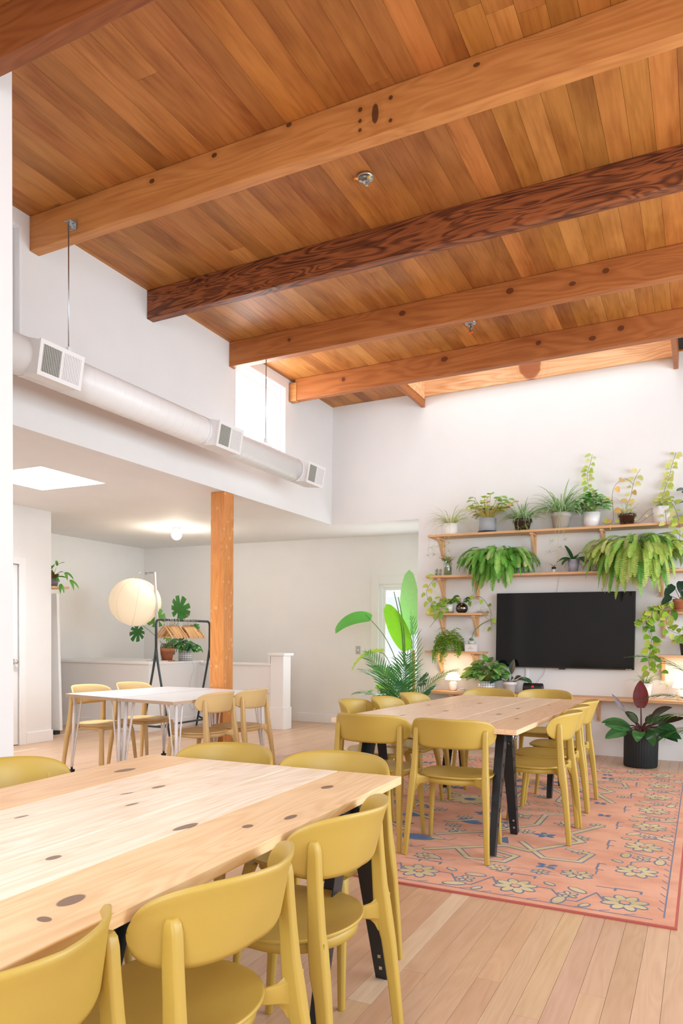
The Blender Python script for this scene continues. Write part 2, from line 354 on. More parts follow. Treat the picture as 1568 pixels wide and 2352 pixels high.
# walls
def wall(name, boxes, m=M_wall):
    mb = MB()
    for b in boxes: mb.box(*b)
    return struct(name, mb, m)
wall('wall_back', [(XL-.12, -3.11, YB, YB+.12, ZL, 4.36), (-3.11, XR, YB, YB+.12, 0, 4.36), (-3.11, -2.99, YB+.12, YN, 0, ZL)])
W1, W2 = (2.85, 3.66), (6.29, 7.27); WZ = (3.15, 4.05)
wall('wall_left_upper', [(XL-.12, XL, 2.7, W1[0], ZL, 4.28), (XL-.12, XL, W1[1], W2[0], ZL, 4.28), (XL-.12, XL, W2[1], YB, ZL, 4.28),
     (XL-.12, XL, W1[0], W1[1], ZL, WZ[0]), (XL-.12, XL, W2[0], W2[1], ZL, WZ[0]), (XL-.12, XL, W1[0], W1[1], WZ[1], 4.28), (XL-.12, XL, W2[0], W2[1], WZ[1], 4.28)])
wall('wall_partition', [(-9, -3.21, 2.565, 2.70, 0, 4.175)])
wall('wall_left', [(XL-.12, XL, YR, 2.565, 0, 4.2)])
wall('wall_closet', [(-9, -6.89, 5.88, 6.33, 0, ZL), (-9, -6.89, 2.7, 4.98, 0, ZL), (-9, -6.89, 4.98, 5.88, 2.04, ZL), (-9, -6.95, 4.98, 5.88, 0, 2.04)], M_wall)
NX0, NX1, NZ0, NZ1 = -4.11, -3.30, .57, 2.01
wall('wall_nook', [(-8.47, NX0, YN, YN+.12, 0, ZL), (NX1, -2.99, YN, YN+.12, 0, ZL), (NX0, NX1, YN, YN+.12, 0, NZ0), (NX0, NX1, YN, YN+.12, NZ1, ZL), (-8.47, -8.35, 6.33, YN, 0, ZL)], M_low)
wall('wall_right', [(XR, XR+.12, YR, 1.8, 0, 4.4), (XR, XR+.12, 7.4, YB+.12, 0, 4.4), (XR, XR+.12, 1.8, 7.4, 0, .95), (XR, XR+.12, 1.8, 7.4, 3.3, 4.4)])
wall('wall_rear', [(XL, -.8, YR-.12, YR, 0, 4.3), (2.8, XR, YR-.12, YR, 0, 4.4), (-.8, 2.8, YR-.12, YR, 0, 1.0), (-.8, 2.8, YR-.12, YR, 3.5, 4.4)])
# low wall round the stairwell: solid ledge, run behind the post, newel
wall('wall_stair', [(-8.35, -6.43, 7.50, 8.64, 0, .875), (-6.43, -5.25, 8.60, 8.70, 0, .862)])
mb = MB(); mb.box(-8.35, -6.415, 7.485, 8.66, .875, .905); struct('trim_1', mb, M_trim, bevel=.004)
mb = MB(); mb.box(-6.415, -5.25, 8.585, 8.715, .862, .892); mb.box(-5.29, -5.262, 8.585, 8.715, .892, .99); struct('trim_2', mb, M_trim, bevel=.004)
nw = MB(); nw.box(-5.25, -5.05, 8.58, 8.78, 0, 1.0); nw.box(-5.262, -5.038, 8.568, 8.792, 0, .30)
struct('trim_3', nw, M_trim, bevel=.003)
mb = MB(); mb.box(-5.28, -5.02, 8.55, 8.81, 1.0, 1.035); struct('trim_4', mb, M_trim, bevel=.004)
# baseboards
def bb(name, *b): mb = MB(); mb.box(*b); struct(name, mb, M_trim, bevel=.003)
bb('baseboard_back', -3.11, XR, YB-.014, YB, 0, .155)
bb('baseboard_nook', -5.41, NX0-.12, YN-.014, YN, 0, .13)
bb('baseboard_closet', -6.89, -6.876, 5.96, 6.345, 0, .13)
bb('baseboard_stair', -8.35, -6.418, 7.486, 7.50, 0, .13)
bb('baseboard_ledge', -6.43, -6.416, 7.5, 8.6, 0, .13)
bb('baseboard_rail', -6.416, -5.262, 8.586, 8.60, 0, .28)
# closet door
d = MB(); d.box(-6.95, -6.905, 4.985, 5.868, .01, 2.03)
door = struct('door_1', d, M_trim, bevel=.002)
k = MB(); k.lathe([(.0, 0), (.030, 0), (.030, .008), (.011, .012), (.011, .035), (.022, .042), (.028, .055), (.022, .068), (0, .072)], 20)
k.build('door_knob', M_chrome, door, loc=(-6.905, 5.80, .945), rot=(0, PI/2, 0))
mb = MB(); mb.box(-6.893, -6.875, 5.872, 5.955, 0, 2.115); mb.box(-6.893, -6.875, 4.90, 4.98, 0, 2.115); mb.box(-6.893, -6.875, 4.98, 5.872, 2.035, 2.115)
struct('door_2', mb, M_trim, bevel=.003).name = 'trim_5'

# windows: frame with casing, pane
def window(name, x, y0, y1, z0, z1, inw):
    f = MB()
    c = .055
    for (a, b, e, g) in ((y0, y0+c, z0, z1), (y1-c, y1, z0, z1), (y0+c, y1-c, z1-c, z1), (y0+c, y1-c, z0, z0+c)): f.box(x-.10, x-.055, a, b, e, g)
    c2 = .03
    for (a, b, e, g) in ((y0+c, y0+c+c2, z0+c, z1-c), (y1-c-c2, y1-c, z0+c, z1-c), (y0+c+c2, y1-c-c2, z1-c-c2, z1-c), (y0+c+c2, y1-c-c2, z0+c, z0+c+c2)): f.box(x-.095, x-.07, a, b, e, g)
    # casing on the room side
    t = .022
    for (a, b, e, g) in ((y1, y1+t, z0-t, z1+t), (y0-t, y0, z0-t, z1+t), (y0, y1, z1, z1+t)): f.box(x-.002, x+.006, a, b, e, g)
    o = struct(name, f, M_trim, bevel=.002)
    p = MB(); p.box(x-.085, x-.08, y0+c, y1-c, z0+c, z1-c); p.build('pane', M_pane, o)
window('window_1', XL, *W1, *WZ, 1); window('window_2', XL, *W2, *WZ, 1)
f = MB()
for b in ((NX0, NX0+.05, NZ0, NZ1), (NX1-.05, NX1, NZ0, NZ1), (NX0+.05, NX1-.05, NZ1-.05, NZ1), (NX0+.05, NX1-.05, NZ0, NZ0+.05)): f.box(b[0], b[1], YN+.02, YN+.10, b[2], b[3])
for b in ((NX0+.05, NX0+.085, NZ0+.05, NZ1-.05), (NX1-.085, NX1-.05, NZ0+.05, NZ1-.05), (NX0+.085, NX1-.085, NZ1-.085, NZ1-.05), (NX0+.085, NX1-.085, NZ0+.05, NZ0+.085)): f.box(b[0], b[1], YN+.04, YN+.08, b[2], b[3])
o = struct('window_3', f, M_trim, bevel=.002)
p = MB(); p.box(NX0+.05, NX1-.05, YN+.055, YN+.06, NZ0+.05, NZ1-.05); p.build('pane', M_pane, o)
mb = MB(); mb.box(NX0-.115, NX0, YN-.02, YN, 0, NZ1+.11); mb.box(NX1, NX1+.1, YN-.02, YN, 0, NZ1+.11); mb.box(NX0, NX1, YN-.02, YN, NZ1, NZ1+.11); mb.box(NX0-.02, NX1+.02, YN-.06, YN+.02, NZ0-.03, NZ0)
struct('trim_6', mb, M_low, bevel=.003)

# skylight well at the far wall
mb = MB()
k = mb.pts([(SKX0+.001, 8.42, 4.135), (SKX1-.001, 8.42, 4.185), (SKX1-.001, 8.456, 4.185), (SKX0+.001, 8.456, 4.135), (SKX0+.001, 8.42, 4.70), (SKX1-.001, 8.42, 4.70), (SKX1-.001, 8.456, 4.70), (SKX0+.001, 8.456, 4.70)])
for q in ((0, 3, 2, 1), (4, 5, 6, 7), (0, 1, 5, 4), (3, 7, 6, 2), (0, 4, 7, 3), (1, 2, 6, 5)): mb.face([k+i for i in q])
mb.box(SKX0+.0225, SKX0+.03, 7.448, 8.419, 4.10, 4.70); mb.box(SKX1-.03, SKX1-.0225, 7.448, 8.419, 4.14, 4.70); mb.box(SKX0+.001, SKX1-.001, 7.4465, 7.456, 4.20, 4.70)
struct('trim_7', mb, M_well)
mb = MB(); mb.box(SKX0, SKX1, 7.445, 8.455, 4.702, 4.710); struct('window_5', mb, M_pane)

# ceiling beams
BY = [2.475, 3.750, 4.965, 6.176, 7.360]
mats = [M_beamm, M_beam, M_beamd, M_beamm, M_beamm]
lab = ['brown wooden ceiling beam nearest the camera, crossing the top left corner', 'pale orange ceiling beam with black nail holes and a duct hanger plate',
       'dark streaky wooden ceiling beam with strong black grain', 'reddish knotty ceiling beam just beyond the dark streaky one', 'reddish ceiling beam running along the long skylight at the far wall']
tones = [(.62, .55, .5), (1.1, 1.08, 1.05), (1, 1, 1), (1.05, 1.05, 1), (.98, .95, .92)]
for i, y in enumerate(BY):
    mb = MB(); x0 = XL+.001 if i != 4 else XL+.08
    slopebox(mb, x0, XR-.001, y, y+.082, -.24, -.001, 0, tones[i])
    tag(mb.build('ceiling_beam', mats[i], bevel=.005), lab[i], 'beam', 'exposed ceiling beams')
mb = MB(); mb.box(XL+.001, XL+.10, 7.352, 7.44, 3.925, 4.13)
tag(mb.build('beam_stub', M_beam, bevel=.004), 'short wooden block where the farthest beam meets the left wall', 'beam')
for x, l in ((SKX0-.022, 'left'), (SKX1-.022, 'right')):
    mb = MB(); mb.box(x, x+.044, 7.443, YB-.001, zc(x)-.175, zc(x)+.02)
    tag(mb.build('skylight_header', M_beamm, bevel=.003), f'short wooden header at the {l} end of the long skylight', 'beam')
# post under the dropped wall
mb = MB(); mb.box(-4.452, -4.289, 6.112, 6.280, 0, ZL-.001)
tag(mb.build('wooden_post', M_post, bevel=.004), 'orange wooden post with nail marks beside the white tables', 'post')
# neighbour's wall outside the nook window
mb = MB()
for i in range(30): mb.box(-7, -1.5, 12.6+.0, 12.62+.012*0, -.5+i*.14, -.5+i*.14+.13)
mb.box(-7, -1.5, 12.62, 13.2, -.5, 3.7)
nb = mb.build('neighbour_house', mat('pale_siding', (.86, .87, .88), .7)); tag(nb, 'pale sided house seen outside through the tall nook window', 'house')
f = MB(); f.box(-5.3, -4.55, 12.56, 12.60, .9, 2.1); f.build('window_frame', M_trim, nb)
f = MB(); f.box(-5.2, -4.65, 12.54, 12.56, 1.0, 2.0); f.build('window_pane', mat('grey_window', (.62, .65, .68), .4), nb)

# ================================================================ CHAIRS
def seat_outline(n=56, s=1.0, front=.222, rear=-.190, hw=.214):
    pts = []
    for i in range(n):
        a = 2*PI*i/n; c, q = math.cos(a), math.sin(a)
        e = .52 if q > 0 else 1.0           # squarish in front, round behind
        x = hw*math.copysign(abs(c)**e, c); y = (front if q > 0 else -rear)*math.copysign(abs(q)**e, q)
        if q > 0: x *= 1-.04*(y/front)
        pts.append((x*s, y*s))
    return pts
def seat_mb():
    mb = MB(); o = seat_outline(); n = len(o)
    def z(x, y, t): return .452-.010*(1-t*t)+(-.35*(y-.14)**2 if y > .14 else 0)+.25*max(0, -y-.05)**2
    def ring(t, dz=0, s=1.0): return [(x*t*s, y*t*s+.0, z(x*t, y*t, t)+dz) for x, y in o]
    rs = [ring(t) for t in (.02, .3, .55, .75, .9, .975, 1.0)]+[ring(1.0, -.004, 1.006), ring(1.0, -.010, 1.0), ring(.97, -.013), ring(.5, -.013), ring(.02, -.013)]
    mb.loft(rs); return mb
def apron_mb():
    mb = MB(); o = seat_outline(s=.90)
    mb.loft([[(x, y-.004, .441) for x, y in o], [(x, y-.004, .408) for x, y in o], [(x*.93, y*.93-.004, .405) for x, y in o], [(x*.93, y*.93-.004, .43) for x, y in o]], sm=True); return mb
def back_mb():
    mb = MB(); nu, nz = 44, 12; R = .2796; rings = []
    ring_o, ring_i = [], []
    HW, HH, ZM = .245, .085, .702
    def surf(u, v, off):
        ph = u*math.asin(HW/R)*.99; hh = HH*(1-abs(u)**4.2)**.42+.0005
        z = ZM+v*hh+(.004 if v > 0 else 0)*(1-u*u)
        r = R+off; x = r*math.sin(ph); y = -.232+R-r*math.cos(ph)-.05*(z-ZM)-.026*v*(1-abs(u))-(.005*(v-.6)/.4 if v > .6 else 0)
        return (x, y, z)
    us = [math.sin(PI/2*(-1+2*i/nu)) for i in range(nu+1)]
    for i, u in enumerate(us):
        prof = []
        for j in range(nz+1): prof.append(surf(u, -1+2*j/nz, .006 if 0 < j < nz else .003))
        for j in range(nz, -1, -1): prof.append(surf(u, -1+2*j/nz, -.006 if 0 < j < nz else -.003))
        rings.append(prof)
    mb.loft(rings); return mb
def rsec(x, y, z, w, d, c=.28):
    """rounded rectangular section"""
    w /= 2; d /= 2; k = c*min(w, d)*2
    return [(x+w-k, y-d, z), (x+w, y-d+k, z), (x+w, y+d-k, z), (x+w-k, y+d, z), (x-w+k, y+d, z), (x-w, y+d-k, z), (x-w, y-d+k, z), (x-w+k, y-d, z)]
def rear_leg_mb(s):
    mb = MB()
    P = [(.236, -.236, 0, .026, .028), (.226, -.218, .18, .031, .033), (.217, -.200, .33, .036, .040), (.212, -.188, .39, .040, .048), (.208, -.180, .45, .039, .048), (.206, -.174, .50, .034, .042),
         (.203, -.168, .58, .032, .038), (.201, -.163, .65, .032, .036), (.200, -.162, .70, .032, .032), (.200, -.161, .718, .029, .026), (.200, -.160, .728, .020, .016)]
    mb.loft([rsec(s*x, y, z, w_, d_, .16) for x, y, z, w_, d_ in P])
    # arm to the seat with flared root
    A = [(.208, -.188, .420, .125, .038), (.198, -.180, .422, .082, .038), (.186, -.170, .424, .056, .036), (.168, -.156, .425, .046, .034), (.145, -.136, .425, .040, .034), (.115, -.115, .426, .026, .032)]
    rings = []
    for x, y, z, h, d in A:
        dx, dy = .5*d*.6, .5*d*.8
        rings.append([(s*(x-dx), y+dy, z-h/2), (s*(x+dx), y-dy, z-h/2), (s*(x+dx), y-dy, z+h/2*.9), (s*(x-dx), y+dy, z+h/2*.9)])
    mb.loft(rings); return mb
def front_leg_mb(s):
    mb = MB()
    P = [(.218, .226, 0, .023, .025), (.210, .212, .15, .028, .030), (.202, .198, .30, .033, .036), (.194, .182, .38, .038, .046), (.184, .168, .425, .042, .055)]
    mb.loft([rsec(s*x, y, z, w_, d_) for x, y, z, w_, d_ in P]); return mb
def make_chair(label, m, group, loc, rz):
    t = thing('dining_chair', label, 'chair', loc, rz, group)
    seat_mb().build('seat', m, t); apron_mb().build('seat_apron', m, t); back_mb().build('backrest', m, t)
    for s in (-1, 1): rear_leg_mb(s).build('leg', m, t, bevel=.002); front_leg_mb(s).build('leg', m, t, bevel=.002)
    return t
G1, G2, G3 = 'mustard chairs around the near pine table', 'mustard chairs around the far pine table on the rug', 'pale yellow chairs at the white tables'
RUG = .013
chairs = [  # x, y, z, facing(deg; 0 = faces away from camera along the room), label, group
 (-1.027, 1.285, 0, 89, 'mustard chair at bottom centre with its whole round backrest and seat in view', G1),
 (-1.043, 1.862, 0, 90, 'mustard chair at the near table\'s right side, beside its far corner and black leg', G1),
 (-1.09, 0.78, 0, 90, 'mustard chair cut off by the bottom left corner, only its backrest showing', G1),
 (-1.278, 2.44, 0, 179, 'mustard chair at the near table\'s far end, right of the two, near the table corner', G1),
 (-1.775, 2.42, 0, 180, 'mustard chair at the near table\'s far end, left of the two', G1),
 (-2.08, 1.85, 0, -90, 'mustard chair at near table\'s left side, backrest top showing at the left edge', G1),
 (-2.09, 1.27, 0, -90, 'mustard chair under the near table\'s left side, only legs seen below the top', G1),
 (-2.09, 0.7, 0, -90, 'mustard chair under the near table\'s left side closest to camera, only legs seen', G1),
 (-1.285, 4.2, RUG, 3, 'mustard chair seen from behind at the rug table\'s near end, right of the two', G2),
 (-1.785, 4.205, RUG, 0, 'mustard chair seen from behind at the rug table\'s near end, left of the two', G2),
 (-0.937, 4.825, RUG, 90.5, 'mustard chair nearest the camera in the row on the rug table\'s right side', G2),
 (-0.955, 5.285, RUG, 90, 'mustard chair in the middle of the row on the rug table\'s right side', G2),
 (-0.955, 5.8, RUG, 90, 'mustard chair farthest along the rug table\'s right side, toward the desk shelf', G2),
 (-2.088, 4.84, RUG, -88.5, 'mustard chair nearest the camera on the rug table\'s left side', G2),
 (-1.992, 5.19, RUG, -90, 'mustard chair in the middle on the rug table\'s left side', G2),
 (-1.955, 5.69, RUG, -90, 'mustard chair farthest on the rug table\'s left side, in front of the palm', G2),
 (-1.715, 6.42, RUG, 179.5, 'mustard chair at the rug table\'s far end in front of the grid patterned pot', G2),
 (-1.255, 6.58, RUG, 179.5, 'mustard chair at the rug table\'s far end in front of the black speaker', G2),
 (-4.93, 5.11, 0, -89.5, 'pale yellow chair on the white tables\' left side, nearer the closet door', G3),
 (-4.88, 5.63, 0, -89.5, 'pale yellow chair on the white tables\' left side, farther from the closet', G3),
 (-3.8, 5.13, 0, 90.5, 'pale yellow chair on the white tables\' right side, nearer the camera', G3),
 (-3.765, 5.62, 0, 91, 'pale yellow chair on the white tables\' right side, beyond the wooden post', G3)]
protos = {}
for x, y, z, a, l, g in chairs:
    k = 'p' if g == G3 else 'y'
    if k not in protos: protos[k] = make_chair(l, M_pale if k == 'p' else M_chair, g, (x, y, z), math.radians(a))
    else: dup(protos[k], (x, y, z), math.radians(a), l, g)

# ================================================================ PINE TABLES
def pine_table(label, corners, cuts, tones, m, hingeY, hx, zf=0, grp=None):
    """corners: near-left, near-right, far-right, far-left of the top at z=.75"""
    t = thing('dining_table', label, 'table', (0, 0, 0), 0, grp)
    nl, nr, fr, fl = [Vector((*c, 0)) for c in corners]; mb = MB()
    for i in range(len(cuts)-1):
        a, b = cuts[i]+.0006, cuts[i+1]-.0006
        dz = (i*7 % 3)*.0002
        p = [nl.lerp(nr, a), nl.lerp(nr, b), fl.lerp(fr, b), fl.lerp(fr, a)]
        k = mb.pts([(q.x, q.y, z) for z in (.719, .75+dz-.0012) for q in p])
        for q in ((0, 3, 2, 1), (4, 5, 6, 7), (0, 1, 5, 4), (1, 2, 6, 5), (2, 3, 7, 6), (3, 0, 4, 7)): mb.face([k+j for j in q], 0, tones[i])
    mb.build('tabletop', m, t, bevel=.003)
    for hy, sgn in hingeY:
        for x in hx:
            for s in (-1, 1):
                top = Vector((x, hy+s*.045, .70)); ft = Vector((x, hy+s*.265, zf)); lg = MB()
                # folded steel angle: two flanges at right angles
                d = (ft-top).normalized(); nrm = Vector((0, -d.z, d.y))*s
                side = 1 if x > (hx[0]+hx[1])/2 else -1
                w0, w1 = .068, .045
                def sec(p, ww, th=.004):
                    o = Vector(p); X = Vector((-side, 0, 0)); N = nrm
                    return [o, o+X*ww, o+X*ww+N*th, o+X*th+N*th, o+X*th+N*ww, o+N*ww]
                lg.loft([sec(top, w0), sec(top.lerp(ft, .35), w0*.92), sec(ft, w1)], sm=False)
                for q in (.16, .28, .40, .52, .64, .76):
                    c = top.lerp(ft, q)+Vector((side*.0012, 0, 0))+nrm*.022; lg.obox(Matrix.Translation(c), .0014, .0045, .011, 1)
                L = lg.build('leg', [M_black, M_dark], t)
                bo = MB()
                for q in (.12, .86, .93):
                    c = top.lerp(ft, q)+Vector((-side*.018, 0, 0))-nrm*.001
                    bo.obox(Matrix.Translation(c), .006, .003, .006)
                bo.build('bolt', M_chrome, L)
            hb = MB(); hb.box(x-.035, x+.035, hy-.075, hy+.075, .705, .719); hb.box(x-.03, x+.03, hy-.06, hy-.045, .645, .706); hb.box(x-.03, x+.03, hy+.045, hy+.06, .645, .706)
            H = hb.build('hinge_bracket', M_black, t, bevel=.002)
            sp = MB(); rings = []
            sp.tube([(x-.034+.0011*i, hy+.028*math.cos(i*.62), .672+.020*math.sin(i*.62)) for i in range(62)], .0028, 6)
            sp.build('spring', M_chrome, H)
        rl = MB(); rl.box(hx[0], hx[1], hy-.028, hy+.028, .672, .7185); rl.build('cross_rail', M_black, t, bevel=.003)
    return t
pine_table('large pine table in the foreground with pale middle planks and orange knotty outer planks', [(-1.945, .10), (-.920, .10), (-.972, 2.505), (-2.088, 2.450)],
    [0, .225, .435, .60, .775, 1.0], [(1.02, .87, .68), (1.13, 1.26, 1.48), (1.14, 1.30, 1.58), (1.14, 1.29, 1.54), (1.05, .96, .80)], M_pine1, [(.42, -1), (2.215, 1)], (-1.86, -1.01))
pine_table('pinkish pine table standing on the coral rug below the television', [(-2.085, 4.137), (-.912, 4.095), (-.855, 6.480), (-1.935, 6.440)],
    [0, .22, .42, .60, .80, 1.0], [(1.02, 1.0, .98), (1.0, .98, .96), (1.04, 1.04, 1.04), (1.03, 1.03, 1.02), (.97, .86, .74)], M_pine2, [(4.42, -1), (6.16, 1)], (-1.93, -1.03), RUG)

# ================================================================ WHITE TABLES
def white_table(label, corners, parked):
    t = thing('folding_table', label, 'table', (0, 0, 0), 0, 'white tables pushed together')
    p = [Vector((*c, 0)) for c in corners]; mb = MB()
    def prism(inset, z0, z1, mi):
        c = sum(p, Vector())/4; q = [v+(c-v).normalized()*inset for v in p]
        k = mb.pts([(v.x, v.y, z) for z in (z0, z1) for v in q])
        for f in ((0, 3, 2, 1), (4, 5, 6, 7), (0, 1, 5, 4), (1, 2, 6, 5), (2, 3, 7, 6), (3, 0, 4, 7)): mb.face([k+j for j in f], mi)
    prism(.0, .703, .727, 1); prism(.0005, .7275, .730, 0)
    mb.build('tabletop', [M_lam, M_ply], t)
    c = sum(p, Vector())/4
    for i, v in enumerate(p):
        q = v+(c-v).normalized()*.085; ix = Vector((1 if c.x > v.x else -1, 0, 0)); iy = Vector((0, 1 if c.y > v.y else -1, 0)); ft = Vector((q.x-ix.x*.02, q.y-iy.y*.02, .075))
        lg = MB(); lg.tube([(q.x, q.y, .70), ft], .0135, 10)
        lg.tube([(q.x+ix.x*.085, q.y, .70), (q.x+ix.x*.075, q.y, .66), (ft.x+ix.x*.012, ft.y, .11), ft], .0065, 8)
        lg.tube([(q.x, q.y+iy.y*.085, .70), (q.x, q.y+iy.y*.075, .66), (ft.x, ft.y+iy.y*.012, .11), ft], .0065, 8)
        lg.box(q.x-.03 if ix.x > 0 else q.x-.10, q.x+.10 if ix.x > 0 else q.x+.03, q.y-.015, q.y+.015, .697, .703)
        L = lg.build('leg', M_wmetal, t)
        ca = MB(); ca.tube([(ft.x, ft.y, .078), (ft.x, ft.y, .05)], .010, 10)
        ca.box(ft.x-.017, ft.x+.017, ft.y-.02, ft.y+.02, .036, .052); ca.box(ft.x-.017, ft.x-.013, ft.y-.015, ft.y+.015, .018, .04); ca.box(ft.x+.013, ft.x+.017, ft.y-.015, ft.y+.015, .018, .04)
        whl = [(-.011, 0), (-.011, .019), (-.008, .0225), (.008, .0225), (.011, .019), (.011, 0)]
        ca.loft([[(ft.x+a, ft.y+r*math.cos(k*PI/8), .0225+r*math.sin(k*PI/8)) for k in range(16)] for a, r in whl if r > 0], sm=False)
        ca.build('caster', M_black, L)
white_table('white table with plywood edge on the left of the joined pair', [(-5.055, 4.800), (-4.375, 4.697), (-4.372, 6.105), (-4.935, 6.035)], 0)
white_table('white table on the right of the joined pair, directly in front of the post', [(-4.362, 4.697), (-3.745, 4.658), (-3.675, 5.985), (-4.345, 6.090)], 0)

# ================================================================ RUG
def build_rug():
    x0, x1, y0, y1 = -3.10, -.085, 3.50, 7.63
    t = thing('area_rug', 'coral patterned rug with yellow flowers and blue outlines under the far table', 'rug', (0, 0, 0))
    mb = MB(); mb.box(x0, x1, y0, y1, .0005, .011, 0)
    mb.box(x0-.012, x0, y0-.012, y1+.012, .0005, .009, 1); mb.box(x1, x1+.012, y0-.012, y1+.012, .0005, .009, 1)
    mb.box(x0, x1, y0-.012, y0, .0005, .009, 1); mb.box(x0, x1, y1, y1+.012, .0005, .009, 1)
    Z = [.0113, .0119, .0125, .0131]
    cnt = [0]
    def zz(z): cnt[0] += 1; return Z[z]+(cnt[0] % 29)*1.4e-5
    def clip(p): return (min(max(p[0], x0+.01), x1-.01), min(max(p[1], y0+.01), y1-.01))
    def ell(cx, cy, a, b, ang, mi, z, n=14):
        zv = zz(z)
        mb.poly([(*clip((cx+a*math.cos(k*2*PI/n)*math.cos(ang)-b*math.sin(k*2*PI/n)*math.sin(ang), cy+a*math.cos(k*2*PI/n)*math.sin(ang)+b*math.sin(k*2*PI/n)*math.cos(ang))), zv) for k in range(n)], mi)
    def flower(cx, cy, r, n=8, sx=1, fill=2, line=3, core=0):
        for z, g, mi in ((0, .018, line), (1, 0, fill)):
            for k in range(n):
                a = 2*PI*(k+.5)/n; ell(cx+math.cos(a)*r*.62*sx, cy+math.sin(a)*r*.62, r*.38*(1+.25*(sx-1))+g*.55, r*.21+g*.5, math.atan2(math.sin(a), math.cos(a)*sx), mi, z)
        ell(cx, cy, r*.27*sx, r*.27, 0, line, 2); ell(cx, cy, r*.20*sx, r*.20, 0, core, 3)
    def seg(p, q, w, mi, z):
        p = Vector((*p, 0)); q = Vector((*q, 0)); d = (q-p); 
        if d.length < 1e-4: return
        nn = Vector((-d.y, d.x, 0)).normalized()*w/2; e = d.normalized()*w*.3
        zv = zz(z)
        mb.poly([(*clip(v), zv) for v in (p-e-nn, q+e-nn, q+e+nn, p-e+nn)], mi)
    def line(ps, w, fill=2, ol=3, g=.009):
        for a, b in zip(ps, ps[1:]): seg(a, b, w+g*2, ol, 0)
        for a, b in zip(ps, ps[1:]): seg(a, b, w, fill, 1)
    def thin(ps, w=.010, mi=3):
        for a, b in zip(ps, ps[1:]): seg(a, b, w, mi, 0)
    def leafm(cx, cy, a, b, ang, fill=2): ell(cx, cy, a+.009, b+.009, ang, 3, 0); ell(cx, cy, a, b, ang, fill, 1)
    # border on the four sides
    B = .40
    def side(f, L, cut=0):     # f maps (along, across) to rug coordinates
        n = int(L/.52)
        for i in range(n+1):
            s = .22+i*(L-.44)/n
            if not (cut and i in (0, n)): flower(*f(s, B*.52), .105, 8)
            if cut and i in (0, n): continue
            if i < n:
                m = s+(L-.44)/n/2
                thin([f(s+.10, B*.62), f(s+.17, B*.62), f(m-.02, B*.30), f(m+.05, B*.30), f(m+.12, B*.74), f(s+.42, B*.5)])
                leafm(*f(m-.03, B*.26), .055, .024, .5+i); leafm(*f(m+.03, B*.72), .050, .022, 2.2-i*.7)
                flower(*f(m, B*.5), .045, 5)
                leafm(*f(m+.09, B*.22), .030, .014, 1.0); leafm(*f(m-.11, B*.80), .030, .014, -.6)
            c1, c2 = s-.06, s+.06
            thin([f(c1, B*.93), f(c1, B*1.02), f(c2, B*1.02), f(c2, B*.93)], .012); thin([f(c1-.09, B*1.0), f(c1, B*1.0)], .008)
        thin([f(.09, .045), f(L-.09, .045)], .007); 
        for i in range(1, int(L/.11)-1): thin([f(.06+i*.11, .052), f(.10+i*.11, .075)], .006)
    side(lambda s, a: (x0+s, y0+a), x1-x0); side(lambda s, a: (x0+s, y1-a), x1-x0)
    side(lambda s, a: (x1-a, y0+s), y1-y0, 1); side(lambda s, a: (x0+a, y0+s), y1-y0, 1)
    # field: medallion of stepped arms, scattered flowers
    mx, my = (x0+x1)/2, (y0+y1)/2
    rr = random.Random(5)
    for sx in (-1, 1):
        for sy in (-1, 1):
            F = lambda a, b: (mx+sx*a, my+sy*b)
            line([F(.15, 1.45), F(.55, 1.15), F(.70, 1.20), F(.95, .85), F(.85, .70), F(1.0, .40)], .035)
            line([F(.30, 1.32), F(.42, 1.50), F(.62, 1.48), F(.66, 1.34), F(.52, 1.28)], .028)
            line([F(.62, 1.02), F(.80, 1.30), F(1.0, 1.28), F(1.04, 1.10), F(.90, 1.05)], .028)
            line([F(.10, 1.10), F(.40, .85), F(.62, .55), F(.62, .25), F(.85, .12)], .028)
            line([F(.05, .75), F(.30, .55), F(.30, .25), F(.10, .15)], .026)
            for a, b in ((.18, .95), (.45, .70), (.48, .38), (.22, .40), (.72, .80), (.78, .45)): flower(*F(a, b), .055, 5, 1.2, rr.choice((2, 4, 4)), 3, 2)
            ell(*F(.20, .68), .10, .055, .4*sx*sy, 3, 0); ell(*F(.20, .68), .075, .038, .4*sx*sy, 4, 1)
            if sx > 0: ell(*F(.0, 1.22), .13, .07, 0, 3, 0); ell(*F(.0, 1.22), .09, .045, 0, 4, 1)
            mb.poly([(*F(.42, 1.05), Z[2]), (*F(.56, 1.10), Z[2]), (*F(.52, .96), Z[2])][::sx*sy], 4)
            for a, b, r in ((1.02, 1.52, .07), (.20, 1.58, .055), (.62, 1.60, .05)): flower(*F(a, b), r, 8, 1.2)
            flower(*F(.85, 1.45), .05, 4, 1.3, 4, 3, 2)
            for k in range(9): line([F(.12+.07*k, .06+.02*(k % 2)), F(.15+.07*k, .13), F(.12+.07*k, .17)], .012, 2, 3, .004)
    flower(mx, my, .17, 10, 1, 2, 3, 4)
    taken = []
    for i in range(400):
        a, b = rr.uniform(-1.06, 1.06), rr.uniform(-1.62, 1.62)
        if all((a-c)**2+(b-e)**2 > .24**2 for c, e in taken) and len(taken) < 60 and (abs(a) > .9 or abs(b) > 1.15 or rr.random() < .5):
            taken.append((a, b)); k = rr.random()
            if k < .45: flower(mx+a, my+b, rr.uniform(.035, .055), 6, 1.2, 2, 3)
            elif k < .6: flower(mx+a, my+b, .04, 4, 1.3, 4, 3, 2)
            else:
                g = rr.uniform(-.8, .8); leafm(mx+a, my+b, .045, .018, g); thin([(mx+a, my+b), (mx+a+.08*math.cos(g), my+b+.08*math.sin(g)), (mx+a+.12*math.cos(g+.6), my+b+.12*math.sin(g+.6))], .007)
